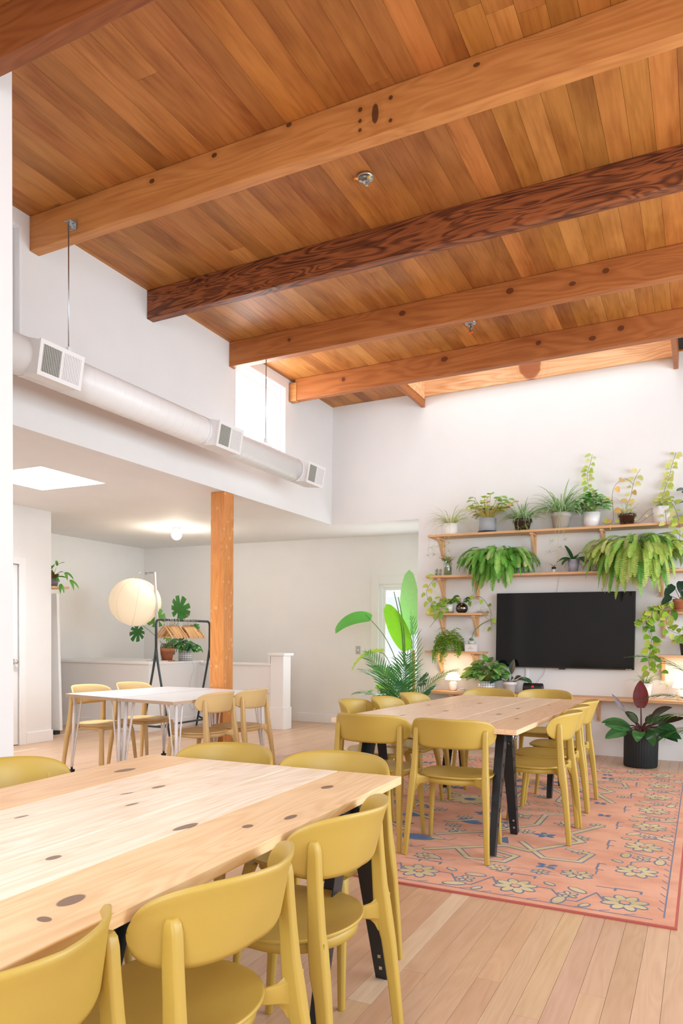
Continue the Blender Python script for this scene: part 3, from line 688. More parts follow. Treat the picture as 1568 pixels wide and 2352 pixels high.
    # pale worn strokes at the near end
    for i in range(7):
        yy = y0+B*1.08+i*.028; ph = rr.uniform(0, 6)
        thin([(x0+.5+k*.055, yy+.028*math.sin(k*1.1+ph)+rr.uniform(-.012, .012)) for k in range(38)], .0042, 5)
    m_c = mat('rug_coral', (.74, .27, .165), .95, bump=.8, bscale=300); m_e = mat('rug_binding', (.45, .11, .09), .95)
    m_y = mat('rug_straw', (.52, .42, .20), .95, bump=.8, bscale=300); m_o = mat('rug_blue_outline', (.17, .20, .29), .95); m_b = mat('rug_blue', (.10, .17, .33), .95); m_w = mat('rug_pale_thread', (.80, .55, .44), .95)
    for m, a, b in ((m_c, (.74, .40, .275), (.63, .30, .195)), (m_y, (.66, .56, .33), (.52, .42, .23))):
        N = NT(m); tc = N.n('ShaderNodeTexCoord'); mp = N.n('ShaderNodeMapping'); mp.inputs['Scale'].default_value = (1.1, 2.0, 1); N.l(tc.outputs['Object'], mp.inputs[0])
        nz = N.n('ShaderNodeTexNoise'); nz.inputs['Scale'].default_value = 3; nz.inputs['Detail'].default_value = 6; N.l(mp.outputs[0], nz.inputs['Vector'])
        N.l(N.mix(N.ramp(nz.outputs['Fac'], .35, .72), a, b), N.b.inputs['Base Color'])
    mb.build('woven_pile', [m_c, m_e, m_y, m_o, m_b, m_w], t)
build_rug()

# ================================================================ DUCT
def build_duct():
    t = thing('air_duct', 'long white spiral air duct hanging along the upper left wall', 'air duct', (-3.87, 2.75, 2.992))
    R = .122; mb = MB(); prof = []
    mb.loft([[(R*math.cos(k*PI/24), y, R*math.sin(k*PI/24)) for k in range(48)] for y in (0, 4.30)])
    mb.build('duct_pipe', M_duct, t)
    e = MB(); e.loft([[(r*math.cos(k*PI/24), 4.28+y, r*math.sin(k*PI/24)) for k in range(48)] for r, y in ((R+.001, 0), (R+.001, .02), (R*.95, .045), (R*.75, .065), (R*.4, .075), (.005, .078))])
    e.build('end_cap', M_duct, t)
    s = MB(); n = 1150; s.tube([( (R+.0008)*math.cos(i*.24), i*4.28/n, (R+.0008)*math.sin(i*.24)) for i in range(n)], .0008, 4)
    s.build('spiral_seam', M_duct, t)
    al = .179
    nv = Vector((math.cos(al), 0, -math.sin(al))); uv = Vector((math.sin(al), 0, math.cos(al)))
    for y0, y1 in ((3.307, 3.652), (5.173, 5.524), (6.748, 7.102)):
        y0 -= 2.75; y1 -= 2.75; h = .102; D = .179
        b = MB()
        def q(y, d, hh): v = nv*d+uv*hh; return (v.x, y, v.z)
        b.loft([[q(y0-.015, -.01, -.118), q(y1+.015, -.01, -.118), q(y1+.015, -.01, .118), q(y0-.015, -.01, .118)], [q(y0, D-.012, -h), q(y1, D-.012, -h), q(y1, D-.012, h), q(y0, D-.012, h)]], sm=False)
        B = b.build('vent_boot', M_duct, t, bevel=.003)
        g = MB(); fr = .020
        def fbox(ya, yb, za, zb, d0, d1, mi=0):
            k = g.pts([q(y, d, z) for d in (d0, d1) for z in (za, zb) for y in (ya, yb)])
            for f in ((0, 1, 3, 2), (4, 6, 7, 5), (0, 4, 5, 1), (2, 3, 7, 6), (0, 2, 6, 4), (1, 5, 7, 3)): g.face([k+i for i in f], mi)
        o = .006
        fbox(y0-o, y1+o, -h-o, -h+fr, D-.012, D); fbox(y0-o, y1+o, h-fr, h+o, D-.012, D); fbox(y0-o, y0+fr, -h+fr, h-fr, D-.012, D); fbox(y1-fr, y1+o, -h+fr, h-fr, D-.012, D)
        ym = (y0+y1)/2; fbox(ym-.008, ym+.008, -h+fr, h-fr, D-.012, D)
        fbox(y0+fr, ym-.008, -h+fr, h-fr, D-.030, D-.028, 1)
        fbox(ym+.008, y1-fr, -h+fr, h-fr, D-.012, D-.011, 0)
        n = 11
        for i in range(n):
            ya = y0+fr+.004+i*(ym-.008-y0-fr)/n; fbox(ya, ya+.0062, -h+fr, h-fr, D-.012, D-.002, 2)
            ya = ym+.008+.004+i*(y1-fr-ym-.008)/n; fbox(ya, ya+.0075, -h+fr, h-fr, D-.012, D-.003, 0)
        for i in range(6): za = -h+fr+(i+.3)*(2*h-2*fr)/6; fbox(y0+fr, ym-.008, za, za+.011, D-.026, D-.015, 2)
        g.build('vent_grille', [M_duct, M_dark, mat('grille_grey', (.42, .43, .40), .5)], t)
    for y in (3.33, 3.66, 5.15, 6.74):
        c = MB(); c.loft([[((R+.002)*math.cos(k*PI/24), yy-2.75, (R+.002)*math.sin(k*PI/24)) for k in range(48)] for yy in (y-.012, y+.012)], caps=False); c.build('duct_collar', M_duct, t)
    for y, topz in ((3.705, 4.02), (6.20, 3.955)):
        r = MB(); r.tube([(0, y-2.75, topz-2.992), (0, y-2.75, .165)], .0045, 8)
        L = r.build('hanger_rod', M_galv, t)
        s = MB(); s.tube([(-.07, y-2.75, .105), (0, y-2.75, .165), (.07, y-2.75, .105)], .004, 6); s.box(-.012, .012, y-2.762, y-2.738, .150, .19); s.build('rod_clip', M_duct, L)
build_duct()
mb = MB(); mb.box(-3.90, -3.84, 3.742, 3.749, 3.975, 4.045); mb.box(-3.90, -3.84, 3.695, 3.742, 4.012, 4.018); mb.box(-3.878, -3.862, 3.735, 3.742, 3.99, 4.005)
tag(mb.build('angle_bracket', M_galv, bevel=.001), 'small grey steel angle plate bolted to the pale beam, holding the duct rod', 'bracket')

# ceiling junction boxes without lamps
def jbox(x, y, lab, wires):
    z = zc(x); t = thing('junction_box', lab, 'junction box', (x, y, z-.001), 0)
    b = MB(); b.lathe([(0, 0), (.052, 0), (.052, -.016), (.048, -.016), (.046, -.004), (0, -.004)][::-1], 28); b.build('box_rim', M_galv, t)
    b = MB(); b.box(-.045, .045, -.012, .012, -.024, -.018); b.box(-.02, .018, -.012, .030, -.036, -.024); b.box(-.008, .012, .012, .03, -.05, -.036); b.build('cross_plate', M_galv, t, bevel=.002)
    for i, (p, q, c) in enumerate(wires):
        w_ = MB(); w_.tube([(0, 0, -.02), ((p[0]+0)/2, p[1]/2, -.03), p], .004, 6); W = w_.build('wire', mat('wire_grey', (.12, .11, .12), .5), t)
        w_ = MB(); w_.tube([p, q], [.009, .006], 10); w_.build('wire_cap', mat('wire_cap', c, .5), W)
jbox(-2.007, 4.392, 'round metal junction box with orange and yellow wire caps on ceiling boards', [((-.035, -.04, -.03), (-.055, -.06, -.035), (.85, .28, .02)), ((.03, -.035, -.035), (.06, -.045, -.035), (.80, .62, .20))])
jbox(-2.014, 6.80, 'round metal junction box with dangling red capped wire near the long skylight', [((-.002, -.01, -.10), (-.02, -.01, -.105), (.85, .12, .03)), ((.004, -.01, -.10), (.025, -.01, -.105), (.85, .12, .03))])

# ================================================================ WALL SHELVES
SH = {'a': 2.455, 'b': 1.983, 'c': 1.549, 'd': 1.109, 'e': .648}
YF = 8.205
def shelf(label, x0, x1, z, yf, brs, grp='pine shelves on the television wall', th=.026):
    t = thing('wall_shelf', label, 'shelf', (0, 0, 0), 0, grp)
    mb = MB(); mb.box(x0, x1, yf, YB-.002, z-th, z, 0, (1.0, .98, .95)); mb.build('shelf_board', M_shelf, t, bevel=.003)
    for x in brs:
        b = MB(); z0 = z-th; d = (YB-yf)
        b.box(x-.019, x+.019, YB-.024, YB-.0015, z0-.245, z0-.0005); b.box(x-.019, x+.019, YB-d*.86, YB-.024, z0-.022, z0-.0005)
        k = b.pts([(x+sx*.012, y, zz) for sx in (-1, 1) for y, zz in ((YB-d*.80, z0-.022), (YB-d*.66, z0-.022), (YB-.026, z0-.195), (YB-.026, z0-.235))])
        for q in ((0, 1, 2, 3), (7, 6, 5, 4), (0, 4, 5, 1), (1, 5, 6, 2), (2, 6, 7, 3), (3, 7, 4, 0)): b.face([k+i for i in q])
        b.build('bracket', M_brack, t, bevel=.002)
    return t
shelf('highest long pine shelf, carrying the row of potted plants', -2.905, .60, SH['a'], YF, [-2.79, -1.72, -.99, -.02])
shelf('second long pine shelf just above the television, carrying two big ferns', -2.92, .60, SH['b'], YF, [-2.775, -2.36, -.40])
shelf('short pine shelf left of the television, carrying the dark glass bowl', -2.912, -2.245, SH['c'], YF, [-2.765, -2.362])
shelf('short pine shelf left of the television, above the glowing lamp', -2.92, -2.235, SH['d'], YF, [-2.785, -2.36])
shelf('long low pine desk shelf running under the television', -2.86, .80, SH['e'], 8.150, [-2.60, -1.00, -.05], th=.030)
shelf('short pine shelf right of the television, carrying a terracotta pot', -.436, .40, SH['c']+.006, YF, [-.372])
shelf('short pine shelf right of the television, above the right lamp', -.414, .40, SH['d'], YF, [-.37])
# television
t = thing('television', 'large black flat television hung on the white wall between the shelves', 'television', (-1.386, YB-.075, 1.357))
TILT = .035
mb = MB(); mb.box(-.738, .738, -.010, .020, -.417, .417); tv = mb.build('screen_housing', M_bezel, t, bevel=.004)
mb = MB(); mb.box(-.732, .732, -.0125, -.0101, -.405, .411); mb.build('screen', M_tv, t)
mb = MB(); mb.box(-.036, .036, -.014, .004, -.430, -.416); mb.build('sensor_bar', M_bezel, t, bevel=.003)
mb = MB(); mb.box(.655, .675, -.0128, -.0124, -.412, -.408); mb.box(.678, .686, -.0128, -.0124, -.412, -.408); mb.box(.689, .712, -.0128, -.0124, -.412, -.408); mb.build('badge', M_chrome, t)
mb = MB(); mb.box(-.25, .25, .020, .072, -.15, .15); mb.build('wall_mount', M_black, t)
# cables
mb = MB(); mb.box(-1.800, -1.772, YB-.012, YB-.001, .65, .95); tag(mb.build('cable_cover', M_trim, bevel=.002), 'thin white cable cover running down the wall below the television', 'cable cover')
def cord(name, lab, pts, r=.0022, col=(.55, .53, .52), cat='cord'):
    mb = MB(); P = [Vector(p) for p in pts]; path = []
    for i in range(len(P)-1):
        p0, p1, p2, p3 = P[max(i-1, 0)], P[i], P[i+1], P[min(i+2, len(P)-1)]
        for k in range(6):
            s = k/6; path.append(.5*((2*p1)+(-p0+p2)*s+(2*p0-5*p1+4*p2-p3)*s*s+(-p0+3*p1-3*p2+p3)*s**3))
    path.append(P[-1]); mb.tube(path, r, 6); return tag(mb.build(name, mat('cord_grey', col, .5)), lab, cat)
cord('power_cord', 'thin grey cord hanging from the television toward the desk', [(-1.58, 8.45, .94), (-1.60, 8.45, .86), (-1.66, 8.45, .78), (-1.70, 8.44, .66)])
cord('plant_wire', 'thin grey cord on the wall between the upper shelf and the television', [(-1.45, 8.45, 1.95), (-1.455, 8.45, 1.88), (-1.465, 8.45, 1.82), (-1.47, 8.45, 1.77)])
# outlets and switches
def plate(lab, x, y, z, wx, wz, nx=(0, -1, 0), inner=True):
    t = thing('wall_plate', lab, 'switch', (x, y, z))
    mb = MB(); mb.box(-wx/2, wx/2, -.006, 0, -wz/2, wz/2); mb.build('plate', mat('steel_plate', (.42, .42, .40), .35, metal=.6), t, bevel=.002)
    mb = MB(); mb.box(-.013, .013, -.011, -.006, -.008, .008); mb.build('toggle', M_trim, t, bevel=.001)
plate('grey steel switch plate on the wall left of the tall window', -4.425, YN-.001, 1.077, .070, .115)
plate('small outlet plate on the wall under the desk behind the burgundy plant', -.455, YB-.001, .42, .072, .115)

# ================================================================ DESK AND SHELF OBJECTS
YP = 8.31
def mushroom(lab, x, z, s=1):
    t = thing('table_lamp', lab, 'lamp', (x, YP+.01, z), 0, 'glowing mushroom lamps on the desk')
    b = MB(); b.lathe([(.0, 0), (.035*s, 0), (.042*s, .004), (.054*s, .03), (.058*s, .055), (.052*s, .082), (.036*s, .102), (.018*s, .112), (0, .112)], 32); b.build('lamp_base', M_cream, t)
    b = MB(); b.lathe([(.0, .110), (.016*s, .110), (.016*s, .125), (0, .125)], 20); b.build('lamp_neck', mat('brass', (.6, .42, .18), .3, metal=1), t)
    b = MB(); b.lathe([(.0, .124), (.088*s, .126), (.090*s, .130), (.087*s, .150), (.076*s, .176), (.056*s, .198), (.030*s, .210), (0, .213)], 40); b.build('lamp_shade', M_shade, t)
    l = bpy.data.lights.new('lamp_bulb', 'POINT'); l.energy = 2.2; l.color = (1, .68, .40); l.shadow_soft_size = .05
    o = link(bpy.data.objects.new('lamp_bulb', l)); o.location = (x, YP-.10, z+.20)
mushroom('glowing white mushroom lamp on the left end of the desk shelf', -2.605, SH['e'])
mushroom('glowing white mushroom lamp at the right edge of the photo', -.185, SH['e'])
mb = MB()
mb.lathe([(0, 0), (.045, 0), (.055, .008), (.045, .016), (0, .019)], 20); mb.lathe([(0, .016), (.032, .018), (.036, .026), (.028, .033), (0, .035)], 18, (.01, .005, 0))
tag(mb.build('stone_dish', mat('grey_stone', (.50, .46, .44), .6), loc=(-2.485, YP-.05, SH['e']+.0005)), 'small stack of flat grey stones on the desk beside the lamp', 'stones')
t = thing('speaker', 'small black portable speaker with red badge on the desk shelf', 'speaker', (-1.675, YP-.03, SH['e']))
mb = MB(); mb.loft([[(x, r*.62*math.cos(k*PI/12), .062+r*math.sin(k*PI/12)) for k in range(24)] for x, r in ((-.11, .046), (-.104, .060), (-.09, .062), (.09, .062), (.104, .060), (.11, .046))]); mb.build('speaker_body', M_bezel, t)
mb = MB(); mb.box(-.014, .014, -.0405, -.036, .075, .098); mb.build('badge', mat('red_badge', (.8, .05, .02), .4), t, bevel=.002)
mb = MB(); mb.box(-.05, -.03, -.03, .02, 0, .012); mb.box(.03, .05, -.03, .02, 0, .012); mb.build('foot', M_black, t)
# card box under the little cup
t = thing('card_box', 'small white box with grey lettering on the shelf beside the trailing plant', 'box', (-2.385, YP-.03, SH['d']))
mb = MB(); mb.box(-.066, .066, -.03, .03, 0, .082); mb.build('box_body', M_cream, t, bevel=.001)
mb = MB()
for (a, b, z) in ((-.010, .010, .062), (-.014, .014, .050), (-.014, .014, .044), (-.034, .034, .034), (-.026, .026, .028)): mb.box(a, b, -.0306, -.0302, z, z+.0022)
mb.build('printed_lines', mat('print_grey', (.35, .35, .35), .7), t)
# glasses
for i, x in enumerate((-2.815, -2.768)):
    t = thing('shot_glass', ('left', 'right')[i]+' small glass of the pair at the end of the second shelf', 'glass', (x, YP-.03, SH['b']))
    mb = MB(); mb.lathe([(0, 0), (.020, 0), (.022, .075), (.0205, .075), (.0188, .008), (0, .008)], 20); mb.build('glass_wall', M_clear, t)
    mb = MB(); mb.tube([(.0, .0, .01), (.010, .0, .085)], .004, 8); mb.build('stick', mat('orange_stick', (.6, .22, .04), .5) if i else M_black, t)

# ================================================================ PLANT TOOLS
def V(*a): return Vector(a)
SHAPES = {'lance': lambda t: math.sin(PI*min(1, t*.94+.06))**.85, 'oval': lambda t: math.sin(PI*(t*.93+.07)**.85)**.7,
          'heart': lambda t: (.80+.2*math.sin(PI*min(t/.3, 1)/2))*(1-t**2.6)**.9 if t > .02 else .55, 'blade': lambda t: (1-t**3)*(.6+.4*min(1, t*5)),
          'paddle': lambda t: (math.sin(PI*(t*.94+.06)**.9)**.48)}
def jit(c, r, a=.18):
    k = 1+r.uniform(-a, a); return (c[0]*k*(1+r.uniform(-.08, .08)), c[1]*k, c[2]*k*(1+r.uniform(-.1, .1)))
def leaf(mb, p, d, n, L, W, col, shape='lance', droop=0., fold=.15, seg=6, stripe=None, mi=0, notch=0, wave=0, grav=None):
    d = Vector(d).normalized(); n = Vector(n); n = (n-d*n.dot(d)); n = n.normalized() if n.length > 1e-4 else d.orthogonal().normalized()
    p = Vector(p); fn = SHAPES[shape]; rows = []; st = L/seg; g = Vector(grav) if grav else Vector((0, 0, -1))
    for i in range(seg+1):
        t = i/seg; s = d.cross(n).normalized(); w = W*.5*max(fn(t), .015)
        if notch and 0 < i < seg and i % 2 == 0: w *= 1-notch
        wv = wave*W*math.sin(i*1.9)
        rows.append((p-s*w+n*(fold*w+wv), p.copy(), p+s*w+n*(fold*w-wv)))
        p = p+d*st; ax = d.cross(g)
        if droop and ax.length > 1e-3: R = Matrix.Rotation(droop/seg, 3, ax.normalized()); d = R @ d; n = R @ n
    b = len(mb.v)
    for r in rows: mb.pts(r)
    c2 = stripe or col
    for i in range(seg):
        k = b+3*i; mb.face((k, k+1, k+4, k+3), mi, col, True); mb.face((k+1, k+2, k+5, k+4), mi, c2 if stripe else col, True)
    return p
def blade(mb, p, d, L, W, col, droop, r, stripe=None, seg=8):
    """a narrow arching blade; striped ones get a pale middle"""
    d = Vector(d).normalized(); p = Vector(p); side = d.cross(V(0, 0, 1)); side = side.normalized() if side.length > .01 else V(1, 0, 0)
    rows = []
    tw = r.uniform(-.5, .5)
    for i in range(seg+1):
        t = i/seg; w = W*.5*(1-t**2.2)*(.65+.35*min(1, t*4))+.0004; n = side.cross(d).normalized(); s = (side*math.cos(tw*t)+n*math.sin(tw*t))
        if stripe: rows.append((p-s*w, p-s*w*.4-n*w*.25, p+s*w*.4-n*w*.25, p+s*w))
        else: rows.append((p-s*w, p-n*w*.4, p+s*w))
        p = p+d*(L/seg); R = Matrix.Rotation(-droop/seg*(.5+t), 3, side); dd = R @ d
        d = dd if dd.z > -.995 else d
    m = len(rows[0]); b = len(mb.v)
    for q in rows: mb.pts(q)
    for i in range(seg):
        for j in range(m-1):
            k = b+m*i+j; mb.face((k, k+1, k+m+1, k+m), 0, stripe if (stripe and j == 1) else col, True)
def hair(mb, path, r=.0015, col=(.3, .45, .12)): mb.tube(path, r, 5, 0, col, caps=False)
def spline(P, k=6):
    P = [Vector(p) for p in P]; o = []
    for i in range(len(P)-1):
        p0, p1, p2, p3 = P[max(i-1, 0)], P[i], P[i+1], P[min(i+2, len(P)-1)]
        for j in range(k): s = j/k; o.append(.5*((2*p1)+(-p0+p2)*s+(2*p0-5*p1+4*p2-p3)*s*s+(-p0+3*p1-3*p2+p3)*s**3))
    o.append(P[-1]); return o
def vine(mb, P, r, cols, step=.035, size=.05, stem=(.30, .18, .06), out=(0, -1, 0), sr=.0022):
    size *= 1.08; step *= .72; path = spline(P); hair(mb, path, sr, stem); acc = 0; k = 0
    for a, b in zip(path, path[1:]):
        acc += (b-a).length
        if acc >= step:
            acc = 0; k += 1; s = (1 if k % 2 else -1); t = (b-a).normalized(); sd = t.cross(Vector(out)).normalized()*s
            d = sd*r.uniform(.5, 1)+Vector(out)*r.uniform(.1, .6)+V(0, 0, -r.uniform(0, .7)); q = b+d.normalized()*size*.25
            z = size*r.uniform(.75, 1.2); leaf(mb, q, d, Vector(out)+V(r.uniform(-.5, .5), 0, r.uniform(.2, .8)), z, z*.78, jit(r.choice(cols), r), 'heart', .5, .12, 6)
def frond(mb, p, d, L, r, col, droop=2.0, n=26, lw=.036, W=.010, face=(0, -1, 0), curl=.25):
    """fern frond: many short leaflets either side of an arching midrib"""
    d = Vector(d).normalized(); p = Vector(p); path = [p.copy()]; st = L/n
    fc = Vector(face); side = d.cross(V(0, 0, 1)); side = side.normalized() if side.length > .05 else V(1, 0, 0)
    side = (side*math.cos(.3)+V(0, 0, 0)).normalized(); tw = r.uniform(-.6, .6)
    for i in range(n):
        t = i/n; nn = side.cross(d).normalized(); s = (side*math.cos(tw)+nn*math.sin(tw)).normalized()
        w = lw*min(1, (1-t)*6+.18)*min(1, t*3.5+.25)
        if t > .04:
            for sg in (-1, 1):
                e = (s*sg+d*.25+nn*curl).normalized(); a = p; b = len(mb.v)
                h = d*(L/n*.50)
                c = jit(col, r, .10)
                mb.pts([a-h, a+e*w*.93-h*.75, a+e*w+h*.1, a+h]); mb.face((b, b+1, b+2, b+3), 0, c, False)
        p = p+d*st; path.append(p.copy())
        k = droop*(1.6-t*1.2)/n; R = Matrix.Rotation(-k, 3, side); dd = R @ d; d = dd.normalized() if dd.z > -.985 else d
    hair(mb, path[::3]+[path[-1]], .0012, (col[0]*.6, col[1]*.6, col[2]*.5))
def fern(lab, x, y, z, spec, r, cols, group=None, lens=(.30, .50), pot=(.10, .15), n=150):
    t = thing('boston_fern', lab, 'fern', (x, y, z), 0, group)
    pb = MB(); pb.lathe([(0, 0), (pot[0]*.75, 0), (pot[0], pot[1]), (pot[0]*.92, pot[1]), (pot[0]*.88, pot[1]-.02), (0, pot[1]-.02)], 28); pb.build('pot', M_potd, t)
    mb = MB()
    for i in range(n):
        a = r.uniform(0, 2*PI); q = i/n
        el = r.uniform(.1, 1.3); L = r.uniform(*lens)*(1.0+.12*(a > PI))*(1 if i % 2 else r.uniform(.45, .8))
        # those against the wall stay short
        dy = math.sin(a)
        if dy > .1: L *= max(.42, 1-dy*.75); el = max(el, .6)
        d = V(math.cos(a)*math.cos(el)*1.25, dy*math.cos(el), math.sin(el))
        c = cols[0] if r.random() < .5 else r.choice(cols)
        if i % 5 > 2:      # outer layer: fronds whose stalks run up inside the mass
            rr_ = r.uniform(.12, .28)*(1.35 if lens[1] > .6 else 1.0); el2 = r.uniform(.1, 1.25); O = V(math.cos(a)*rr_*math.cos(el2)*1.35, math.sin(a)*rr_*math.cos(el2)*.8, pot[1]+.02+rr_*.62*math.sin(el2))
            if O.y > .06: O.y *= .4
            hair(mb, [V(0, 0, pot[1]), O*.6+V(0, 0, .06), O], .0012, (.15, .25, .06))
            frond(mb, O, V(math.cos(a), min(math.sin(a), .2), r.uniform(-.1, .5)), r.uniform(.15, .30), r, c, r.uniform(1.2, 1.9), 24, lw=r.uniform(.022, .030))
            continue
        frond(mb, V(math.cos(a)*.09*q, math.sin(a)*.07*q, pot[1]+.04*(1-q)), d, L, r, c, r.uniform(2.2, 3.2), 34, lw=r.uniform(.028, .040), W=.0195)
    mb.build('foliage', M_fern, t); return t
def pot_prof(r0, r1, h, th=.006, lip=0):
    p = [(0, 0), (r0, 0)]
    if lip: p += [(r1-(r1-r0)*.25, h*.74), (r1+lip, h*.75), (r1+lip, h)]
    else: p += [(r1, h)]
    return p+[(p[-1][0]-th, h), (r1-th*1.5, h-.018), (0, h-.018)]
def potted(name, lab, cat, x, y, z, r0, r1, h, m, group=None, lip=0, saucer=None, rz=0):
    t = thing(name, lab, cat, (x, y, z), rz, group); zz = 0
    if saucer:
        s = MB(); s.lathe([(0, 0), (saucer[0], 0), (saucer[0]+.004, saucer[1]), (saucer[0]-.004, saucer[1]), (saucer[0]-.008, .004), (0, .004)], 32); s.build('saucer', saucer[2], t); zz = .005
    p = MB(); p.lathe([(a, b+zz) for a, b in pot_prof(r0, r1, h, lip=lip)], 36); p.build('pot', m, t)
    s = MB(); s.lathe([(0, h-.017+zz), (r1-.010, h-.017+zz), (0, h-.010+zz)], 24); s.build('soil', M_soil, t)
    return t
def spider(t, h, r, n, L, W, cols, stripe, rad=.02, runners=()):
    mb = MB()
    for i in range(n):
        a = r.uniform(0, 2*PI); el = r.uniform(.35, 1.45); l = r.uniform(*L)
        dy = math.sin(a)
        if dy > .2: l *= .75; el = max(el, .9)
        blade(mb, V(math.cos(a)*rad, math.sin(a)*rad, h), V(math.cos(a)*math.cos(el), dy*math.cos(el), math.sin(el)), l, W*r.uniform(.8, 1.2), jit(r.choice(cols), r), r.uniform(1.3, 2.9), r, stripe and jit(stripe, r, .08), 9)
    mb.build('foliage', M_leaf, t)
    for P in runners:
        rb = MB(); hair(rb, spline(P), .0014, (.55, .55, .22)); e = Vector(P[-1])
        for q in (1.0, .72):
            c = Vector(P[0]).lerp(e, q) if q < 1 else e
            for k in range(9):
                a = r.uniform(0, 2*PI); blade(rb, c, V(math.cos(a), math.sin(a)*.7-.3, r.uniform(-.6, .9)), r.uniform(.04, .085), .004, jit((.34, .48, .14), r), 1.2, r, None, 4)
        rb.build('runner', M_stem, t)
def bush(t, h, r, n, spread, rise, size, cols, shape='heart', stripe=None, asp=.7, droop=.9, seed_out=-.15, m=None, stemcol=(.28, .38, .10)):
    mb = MB(); sb = MB()
    for i in range(n):
        a = r.uniform(0, 2*PI); q = math.sqrt(r.random()); z = h+rise*(1-q*q*.75)*r.uniform(.55, 1.0); rr = spread*q
        c = V(math.cos(a)*rr, math.sin(a)*rr*.8+seed_out*.1, z); o = V(math.cos(a)*.015, math.sin(a)*.015, h-.01)
        hair(sb, [o, o.lerp(c, .5)+V(0, 0, rise*.12), c], .0016, jit(stemcol, r))
        d = V(math.cos(a)*(.4+q), math.sin(a)*(.4+q)-.35, r.uniform(-.25, .5)); L = size*r.uniform(.75, 1.2)
        leaf(mb, c, d, V(math.cos(a)*.3, -.7, 1), L, L*asp, jit(r.choice(cols), r), shape, droop*r.uniform(.6, 1.3), .14, 6, stripe and (jit(stripe, r) if r.random() < .5 else None))
    mb.build('foliage', m or M_leaf, t); sb.build('stems', M_stem, t)

# ================================================================ SHELF PLANTS
R = random.Random(21)
YG, LIME, GRN, DK, ORG, FGR = (.58, .64, .12), (.40, .58, .09), (.10, .33, .045), (.018, .085, .022), (.75, .36, .06), (.11, .33, .03)
SA = SH['a']+.0005; SB_ = SH['b']+.0005; SC = SH['c']+.0005; SD = SH['d']+.0005; SE = SH['e']+.0005
GP = 'potted plants on the highest shelf'
# 1 pale spider plant
m_rib = mat('white_ribbed_ceramic', (.80, .76, .73), .5)
t = thing('spider_plant', 'pale spider plant in white ribbed pot at the left end of the highest shelf', 'potted plant', (-2.665, YP, SA), 0, GP)
p = MB(); p.lathe([(0, 0), (.084, 0), (.086, .003), (.086, .128), (.080, .128), (.078, .11), (0, .11)], 96, flute=.0015, nf=24); p.build('pot', m_rib, t)
s = MB(); s.lathe([(0, .111), (.076, .111), (0, .118)], 24); s.build('soil', M_soil, t)
spider(t, .12, R, 80, (.20, .38), .008, [(.52, .58, .20), (.40, .52, .14), (.62, .58, .30)], None, .04,
       [[(-.08, -.05, .11), (-.16, -.09, .06), (-.22, -.10, -.10), (-.24, -.09, -.24)], [(-.05, -.07, .11), (-.12, -.12, .06), (-.14, -.13, -.10), (-.15, -.12, -.24)], [(.0, -.08, .12), (-.02, -.125, .05), (-.03, -.125, -.12), (-.04, -.12, -.25)], [(.03, -.08, .12), (.03, -.125, .06), (.02, -.125, -.20)]])
# 2 yellow leafed plant in concrete pot
t = potted('philodendron', 'yellow and green lobed philodendron in grey concrete pot on black saucer', 'potted plant', -2.225, YP, SA, .094, .096, .158, M_potg, GP, saucer=(.106, .016, M_black))
mb = MB(); sb = MB()
for i in range(62):
    a = R.uniform(0, 2*PI); q = R.uniform(.2, 1); el = 1.45-q*1.0; L = R.uniform(.16, .30)*(1 if i > 8 else 1.25)
    if math.sin(a) > .3: L *= .7
    o = V(math.cos(a)*.03, math.sin(a)*.03, .15); e = o+V(math.cos(a)*math.cos(el)*L, math.sin(a)*math.cos(el)*L*.6, math.sin(el)*L)
    c = R.choice([LIME, YG, (.26, .45, .06), LIME, (.30, .50, .08)] if q < .85 else [ORG, (.78, .50, .15), YG])
    hair(sb, [o, o.lerp(e, .5)+V(0, 0, .02), e], .0025, (.50, .40, .08)); leaf(mb, e, V(math.cos(a), math.sin(a)-.3, R.uniform(-.1, .5)), V(0, -.4, 1), R.uniform(.085, .13), R.uniform(.07, .10), jit(c, R), 'heart', .8, .2, 7, notch=.3)
mb.build('foliage', M_leaf, t); sb.build('stems', M_stem, t)
# 3 spider plant in dark pot
STR = (.62, .68, .50)
t = potted('spider_plant', 'green spider plant in dark brown pot, third along the highest shelf', 'potted plant', -1.83, YP-.01, SA, .072, .100, .125, M_potd, GP, lip=.005)
spider(t, .12, R, 120, (.17, .38), .013, [(.12, .32, .07), (.20, .42, .11), (.32, .52, .18)], STR, .05, [[(-.02, -.1, .13), (-.02, -.14, .06), (-.01, -.14, -.02)], [(.05, -.1, .13), (.06, -.14, .06), (.07, -.14, .02)]])
# 4 big striped spider plant
t = potted('spider_plant', 'large striped spider plant in tapered taupe pot, fourth along the highest shelf', 'potted plant', -1.415, YP-.01, SA, .078, .104, .172, M_pott, GP, lip=.003)
spider(t, .165, R, 125, (.22, .46), .018, [(.10, .32, .06), (.18, .42, .10)], STR, .055, [[(.02, -.1, .16), (.01, -.15, .02), (.0, -.14, -.2), (.01, -.13, -.36)], [(.0, -.1, .16), (-.02, -.15, .02), (-.04, -.14, -.12), (-.09, -.12, -.26)], [(.03, -.1, .16), (.04, -.15, .0), (.07, -.14, -.14)]])
